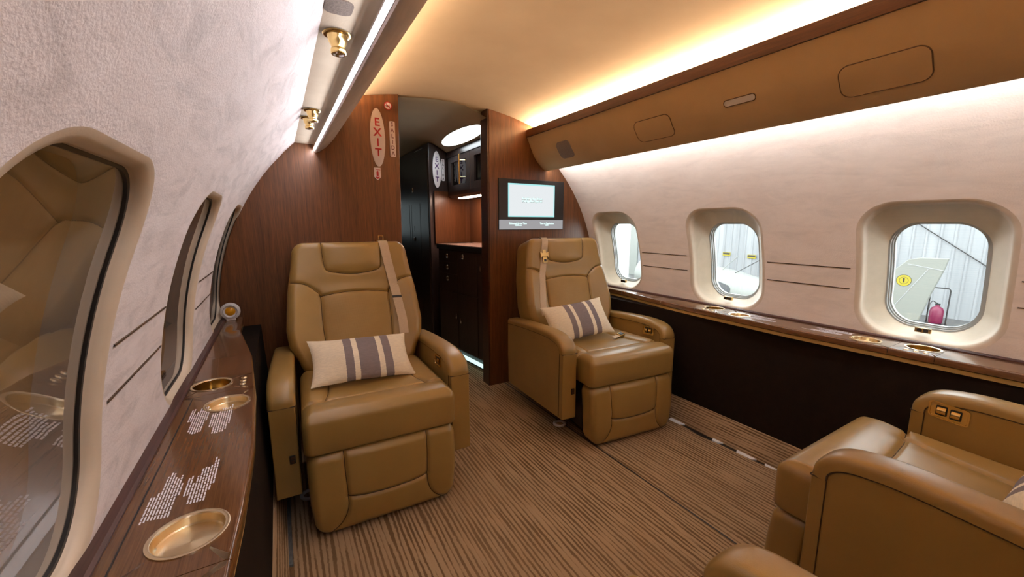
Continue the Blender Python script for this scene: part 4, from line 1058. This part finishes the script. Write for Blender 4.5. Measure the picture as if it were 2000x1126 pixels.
def face_panel(nm, t0, t1, z0, z1, knob=None, handle=None, kz=None):
    n = 8; L = []
    for k in range(n + 1):
        t = t0 + .006 + (t1 - t0 - .012) * k / n; x, y = front_pt(t, .0045); x2, y2 = front_pt(t, -.001)
        L.append([(x2 - O[0], y2 - O[1], z0 + .004), (x - O[0], y - O[1], z0 + .004), (x - O[0], y - O[1], z1 - .004), (x2 - O[0], y2 - O[1], z1 - .004)])
    q = MB(); q.loft(L, True, (True, True)); p = q.build(nm, M['galley'], root, 25)
    if knob is not None:
        x, y = front_pt(t0 + (t1 - t0) * knob, .006); q = MB(); q.lathe([(.021, 0), (.023, -.004), (.017, -.012), (.012, -.010), (0, -.009)], c=(x - O[0], y - O[1], kz or (z0 + z1) / 2), n=24, axis='x'); q.build('knob', M['chrome'], p, 40)
    if handle is not None:
        x, y = front_pt(t0 + (t1 - t0) * handle, .006); q = MB(); q.lathe([(.009, 0), (.010, -.004), (.005, -.008), (0, -.008)], c=(0, 0, 0), n=20, axis='x'); h_ = q.build('handle', M['chrome'], p, 40); h_.location = (x - O[0], y - O[1], kz); h_.scale = (1, 1, 2.4)
# t grows away from the partition: 1 = far end
face_panel('drawer', .60, .99, .855, .945, .5); face_panel('drawer', .60, .99, .755, .850, .5); face_panel('drawer', .60, .99, .60, .750, .5, kz=.705)
face_panel('door', .60, .99, .11, .595, None, .08, .39); face_panel('door', .22, .595, .60, .945, .70, None, .905); face_panel('door', .22, .595, .11, .595, None, .86, .36)
face_panel('door', .02, .215, .11, .945, None, .72, .83)
# splashback
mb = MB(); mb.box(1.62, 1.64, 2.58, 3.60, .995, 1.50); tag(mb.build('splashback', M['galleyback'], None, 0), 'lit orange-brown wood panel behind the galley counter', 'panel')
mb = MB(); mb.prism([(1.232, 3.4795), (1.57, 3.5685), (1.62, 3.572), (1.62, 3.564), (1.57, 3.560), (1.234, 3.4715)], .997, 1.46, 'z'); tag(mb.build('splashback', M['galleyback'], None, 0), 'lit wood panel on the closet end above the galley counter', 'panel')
# upper cabinet
root = empty('wall_cabinet', (1.525, 3.0, 1.45), 0, 'dark upper galley cabinet with glass doors and a brass bar handle', 'cabinet')
q = MB(); q.box(-.11, .25, -.45, .50, 0, .012); q.box(-.11, .25, -.45, .50, .285, .30); q.box(.235, .25, -.45, .5, 0, .33); q.box(-.11, .25, -.45, -.43, 0, .33); q.box(-.11, .25, .48, .50, 0, .33); q.build('body', M['galley'], root, 0)
q = MB(); q.prism([(-.155, .30), (.25, .30), (.25, .385), (-.10, .385), (-.145, .36)], -.45, .52, 'y'); q.build('cornice', M['galley'], root, 30)
q = MB(); q.prism([(-.150, -.0), (.25, -.0), (.25, -.050), (-.12, -.050), (-.145, -.03)], -.45, .50, 'y'); q.build('light_rail', M['galley'], root, 30)
q = MB(); q.box(-.10, -.06, -.40, .38, -.058, -.0505); q.build('lamp', M['under'], root, 0)
for (a, b, hside) in ((-.44, .012, 1), (.018, .49, -1)):
    q = MB(); x0, x1 = -.150, -.115
    for (ya, yb, za, zb) in ((a, b, .0, .055), (a, b, .25, .298), (a, a + .075, .055, .25), (b - .075, b, .055, .25)): q.box(x0, x1, ya, yb, za, zb)
    d = q.build('door', M['galley'], root, 0)
    q = MB(); q.box(-.135, -.131, a + .07, b - .07, .05, .255); q.build('door_glass', M['darkglass'], d, 0)
    if hside < 0:
        yh = a + .075 + .015
        q = MB(); q.tube([(-.195, yh + .02, .045), (-.195, yh + .02, .285)], .0075, 12)
        for zz in (.105, .235): q.tube([(-.195, yh + .02, zz), (-.150, yh + .0, zz)], .004, 8)
        q.build('bar_handle', M['brass'], d, 40)
for i, (yy_, xx) in enumerate(((3.20, 1.45), (3.27, 1.52), (3.36, 1.46), (2.94, 1.46), (2.86, 1.52), (2.79, 1.45))):
    root = empty('wine_glass', (xx, yy_, 1.462), 0, 'stemmed glass behind the galley cabinet glass', 'glass', 'glasses in the galley cabinet')
    q = MB(); q.lathe([(.0, .0), (.030, .0), (.030, .003), (.005, .006), (.004, .075), (.012, .085), (.030, .105), (.035, .14), (.030, .185), (.028, .185), (.033, .14), (.028, .107), (.0, .088)], n=24); q.build('goblet', M['chrome'], root, 50)
# passage ceiling lamp: long oval
root = empty('ceiling_lamp', (1.292, 2.985, 1.845), 0, 'glowing oval ceiling lamp over the galley passage', 'lamp')
o = [(math.cos(2 * PI * k / 64), math.sin(2 * PI * k / 64)) for k in range(64)]
q = MB(); q.loft([[(a * .068, b * .385, -.002) for a, b in o], [(a * .064, b * .38, -.008) for a, b in o]], True, (False, True)); q.build('diffuser', M['ceil_lamp'], root, 0)
q = MB(); q.loft([[(a * .074, b * .392, .004) for a, b in o], [(a * .074, b * .392, -.006) for a, b in o], [(a * .067, b * .382, -.007) for a, b in o]], True); q.build('rim', M['ceil2'], root, 40)

root.rotation_euler = (0, math.radians(24.5), 0)
# ---------------------------------------------------------------- hangar outside the windows
def ribbed():
    m = mat('ribbed hangar sheet', rough=.55)
    tc = nd(m, 'ShaderNodeTexCoord'); nz = nd(m, 'ShaderNodeTexNoise'); nz.inputs['Scale'].default_value = 1.2; nz.inputs['Detail'].default_value = 3
    mp = nd(m, 'ShaderNodeMapping'); mp.inputs['Scale'].default_value = (1, 3, .15); lk(m, tc.outputs['Object'], mp.inputs[0]); lk(m, mp.outputs[0], nz.inputs['Vector'])
    cr = nd(m, 'ShaderNodeValToRGB'); cr.color_ramp.elements[0].color = (.22, .23, .24, 1); cr.color_ramp.elements[1].color = (.31, .32, .33, 1); cr.color_ramp.elements[0].position = .3; cr.color_ramp.elements[1].position = .7
    lk(m, nz.outputs['Fac'], cr.inputs[0]); lk(m, cr.outputs[0], bsdf(m).inputs['Base Color']); return m
M['ribbed'] = ribbed()
HX, HZ = 17.0, -1.6
mb = MB(); y = -4.; L = []
while y < 15.3:
    for dy, dx in ((0, 0), (.21, 0), (.235, -.035), (.275, -.035), (.30, 0)): L.append([(HX + dx, y + dy, HZ), (HX + dx, y + dy, 5.5)])
    y += .302
mb.loft(L, False)
tag(mb.build('wall_hangar', M['ribbed'], None, 20), 'white ribbed metal hangar wall seen through the windows', 'wall', None, 'structure')
mb = MB(); mb.box(HX - .1, HX + .3, 15.3, 15.85, HZ, 5.5); tag(mb.build('wall_hangar_post', M['heli'], None, 0), 'pale post at the open end of the hangar wall', 'wall', None, 'structure')
mb = MB(); mb.box(3.2, 30, -6, 30, HZ - .1, HZ); tag(mb.build('ground_hangar', M['concrete'], None, 0), 'grey painted hangar floor outside the windows', 'floor', None, 'structure')

# tail fin with emblem
k12 = lambda p: p
root = empty('aircraft_tail', (12.0, 3.2, HZ), 0, 'pale green-white aircraft tail fin with a round yellow emblem', 'aircraft')
fin = [(3.9, -.35), (3.34, .14), (3.12, .40), (2.94, .45), (2.51, .46), (2.55, .23), (2.69, -.32), (2.76, -.67), (2.82, -.93), (2.99, -.94), (3.5, -.84), (3.9, -.80)]
q = MB(); q.loft([[(.05, a - 3.2, b - HZ) for a, b in fin], [(-.05, a - 3.2, b - HZ) for a, b in fin]], True, (True, True)); fo = q.build('fin', M['aircraft'], root, 0, bevel=.015)
q = MB(); q.tube([(-.052, 3.30 - 3.2, -.78 - HZ), (-.052, 2.78 - 3.2, .22 - HZ)], .006, 6); q.tube([(-.052, 3.12 - 3.2, .30 - HZ), (-.052, 2.53 - 3.2, .20 - HZ)], .006, 6); q.build('hinge_line', M['grey'], fo, 0)
q = MB(); q.lathe([(.0, -.053), (.125, -.053), (.125, -.05)], c=(0, 3.14 - 3.2, -.07 - HZ), n=40, axis='x'); em = q.build('emblem', M['yellow'], fo, 30)
q = MB()
for r0, r1 in ((.122, .128), (.072, .078)): q.lathe([(r0, -.0545), (r1, -.0545), (r1, -.052), (r0, -.052)], c=(0, 3.14 - 3.2, -.07 - HZ), n=40, axis='x')
q.build('emblem_ring', M['black'], fo, 30)
t = text_mesh('1', .13, M['black'], fo, (-.056, 3.14 - 3.2, -.07 - HZ), offset=.006); t.rotation_euler = (0, 0, -PI / 2); t.name = 'numeral'
q = MB(); q.tube([(.2, 4.9 - 3.2, -.4 - HZ), (.1, 3.9 - 3.2, -.55 - HZ), (.0, 3.35 - 3.2, -.62 - HZ)], [.3, .24, .06], 20); q.build('tail_boom', M['aircraft'], root, 40)
q = MB(); q.tube([(.1, 4.0 - 3.2, -.6 - HZ), (.1, 4.0 - 3.2, 0)], .05, 10); q.build('support', M['grey'], root, 40)
# wheeled extinguisher
root = empty('fire_extinguisher', (15.6, 3.33, HZ), 0, 'red fire extinguisher on a black hand cart by the hangar wall', 'fire extinguisher')
q = MB(); q.lathe([(.0, .05), (.125, .05), (.14, .09), (.14, .40), (.11, .48), (.05, .52), (.045, .56), (0, .56)], n=28); q.build('cylinder', M['firered'], root, 40)
q = MB(); q.tube([(.05, -.19, .04), (.05, -.19, .98), (.05, -.15, 1.03), (.05, .15, 1.03), (.05, .19, .98), (.05, .19, .04)], .016, 8); q.box(-.12, .16, -.2, .2, .0, .04); q.build('cart', M['black'], root, 30)
q = MB(); q.box(-.02, .02, -.05, .05, .56, .60); q.tube([(0, .0, .60), (0, .11, .66), (-.0, .16, .58), (-.1, .14, .45)], .012, 8); q.build('valve', M['black'], root, 30)
# aircraft nose behind the second window
root = empty('parked_aircraft', (12.2, 7.2, HZ), 0, 'white aircraft nose with dark windshield parked by the hangar wall', 'aircraft')
q = MB(); L = []
for yy_, zc_, rz_, rx_ in ((5.5, -1.15, .12, .15), (5.65, -1.05, .28, .35), (6.0, -.92, .42, .5), (6.4, -.90, .50, .6), (6.9, -.85, .56, .65), (7.5, -.80, .60, .68), (8.4, -.75, .63, .7), (10.5, -.70, .63, .7)):
    L.append([(rx_ * math.cos(2 * PI * k / 32), yy_ - 7.2, zc_ - HZ + rz_ * math.sin(2 * PI * k / 32)) for k in range(32)])
q.loft(L, True, (True, True)); b = q.build('fuselage', M['heli'], root, 60)
q = MB(); L = []
for yy_, zc_, rx_, rz_, a0, a1 in ((6.82, -.85, .66, .565, 168, 184), (6.9, -.85, .662, .575, 160, 190), (7.2, -.83, .68, .60, 155, 192), (7.7, -.79, .70, .62, 152, 192)):
    L.append([(rx_ * math.cos(math.radians(a0 + (a1 - a0) * k / 10)), yy_ - 7.2, zc_ - HZ + rz_ * math.sin(math.radians(a0 + (a1 - a0) * k / 10))) for k in range(11)])
q.loft(L, False); q.build('windshield', M['canopy'], root, 40)
q = MB(); q.tube([(-.2, 7.4 - 7.2, -.28 - HZ), (-.2, 6.9 - 7.2, .22 - HZ)], .010, 6); q.build('antenna', M['heli'], root, 0)
q = MB(); q.tube([(-.2, 6.97 - 7.2, -.32 - HZ), (-.2, 6.2 - 7.2, .18 - HZ)], .010, 6); q.build('rotor_blade', M['black'], root, 0)
q = MB(); q.box(-.5, .5, -.3, -.2, 0, .5); q.box(-.5, .5, 2.2, 2.3, 0, .5); q.build('gear', M['grey'], root, 0)
# wall plates and cable
for i, (yy_, zz) in enumerate(((10.29, -.13), (9.21, -.17))):
    q = MB(); q.box(HX - .06, HX - .036, yy_ - .17, yy_ + .17, zz - .075, zz + .075, 0); q.box(HX - .064, HX - .0605, yy_ - .15, yy_ + .15, zz - .02, zz + .055, 1)
    tag(q.build('wall_plate', [M['yellow'], M['black']], None, 0), ['dark gold plate on the hangar wall above the aircraft nose', 'dark gold plate on the hangar wall, nearer the tail fin'][i], 'plate', 'plates on the hangar wall')
mb = MB(); mb.tube([(HX - .06, 4.55, 1.35), (HX - .06, 2.83, .02), (HX - .06, .8, -1.5)], .013, 6); tag(mb.build('wall_cable', M['black'], None, 0), 'dark cable slanting down the hangar wall above the tail fin', 'cable')

# ---------------------------------------------------------------- camera, world, view
f_px, VPT = 775., (540., 437.)
d = Vector((VPT[0] - 1000, VPT[1] - 563, f_px)).normalized()
p_ = math.atan2(563 - VPT[1], f_px)
up = Vector((0, -math.cos(p_), -math.sin(p_))); up = (up - d * up.dot(d)).normalized()
r_ = d.cross(up)
Rm = Matrix((r_, d, up))                                 # world = Rm @ (right, down, forward)
ax = Rm @ Vector((1, 0, 0)); ay = Rm @ Vector((0, -1, 0)); az = Rm @ Vector((0, 0, -1))
cam = bpy.data.cameras.new('camera'); cam.lens = f_px / 2000 * 36; cam.sensor_width = 36; cam.clip_start = .01
co = bpy.data.objects.new('camera', cam); COL.objects.link(co)
co.matrix_world = Matrix(((ax.x, ay.x, az.x, 0), (ax.y, ay.y, az.y, 0), (ax.z, ay.z, az.z, 1.17), (0, 0, 0, 1)))
S.camera = co
w = bpy.data.worlds.new('world'); S.world = w; w.use_nodes = True
bg = w.node_tree.nodes['Background']; bg.inputs[0].default_value = (.92, .97, 1, 1); bg.inputs[1].default_value = 3.2
S.view_settings.view_transform = 'Standard'; S.view_settings.look = 'None'; S.view_settings.gamma = 1; S.view_settings.use_curve_mapping = False
S.view_settings.exposure = 0.95
S.cycles.max_bounces = 10; S.cycles.diffuse_bounces = 6; S.cycles.transparent_max_bounces = 16; S.cycles.sample_clamp_indirect = 4; S.cycles.caustics_reflective = False
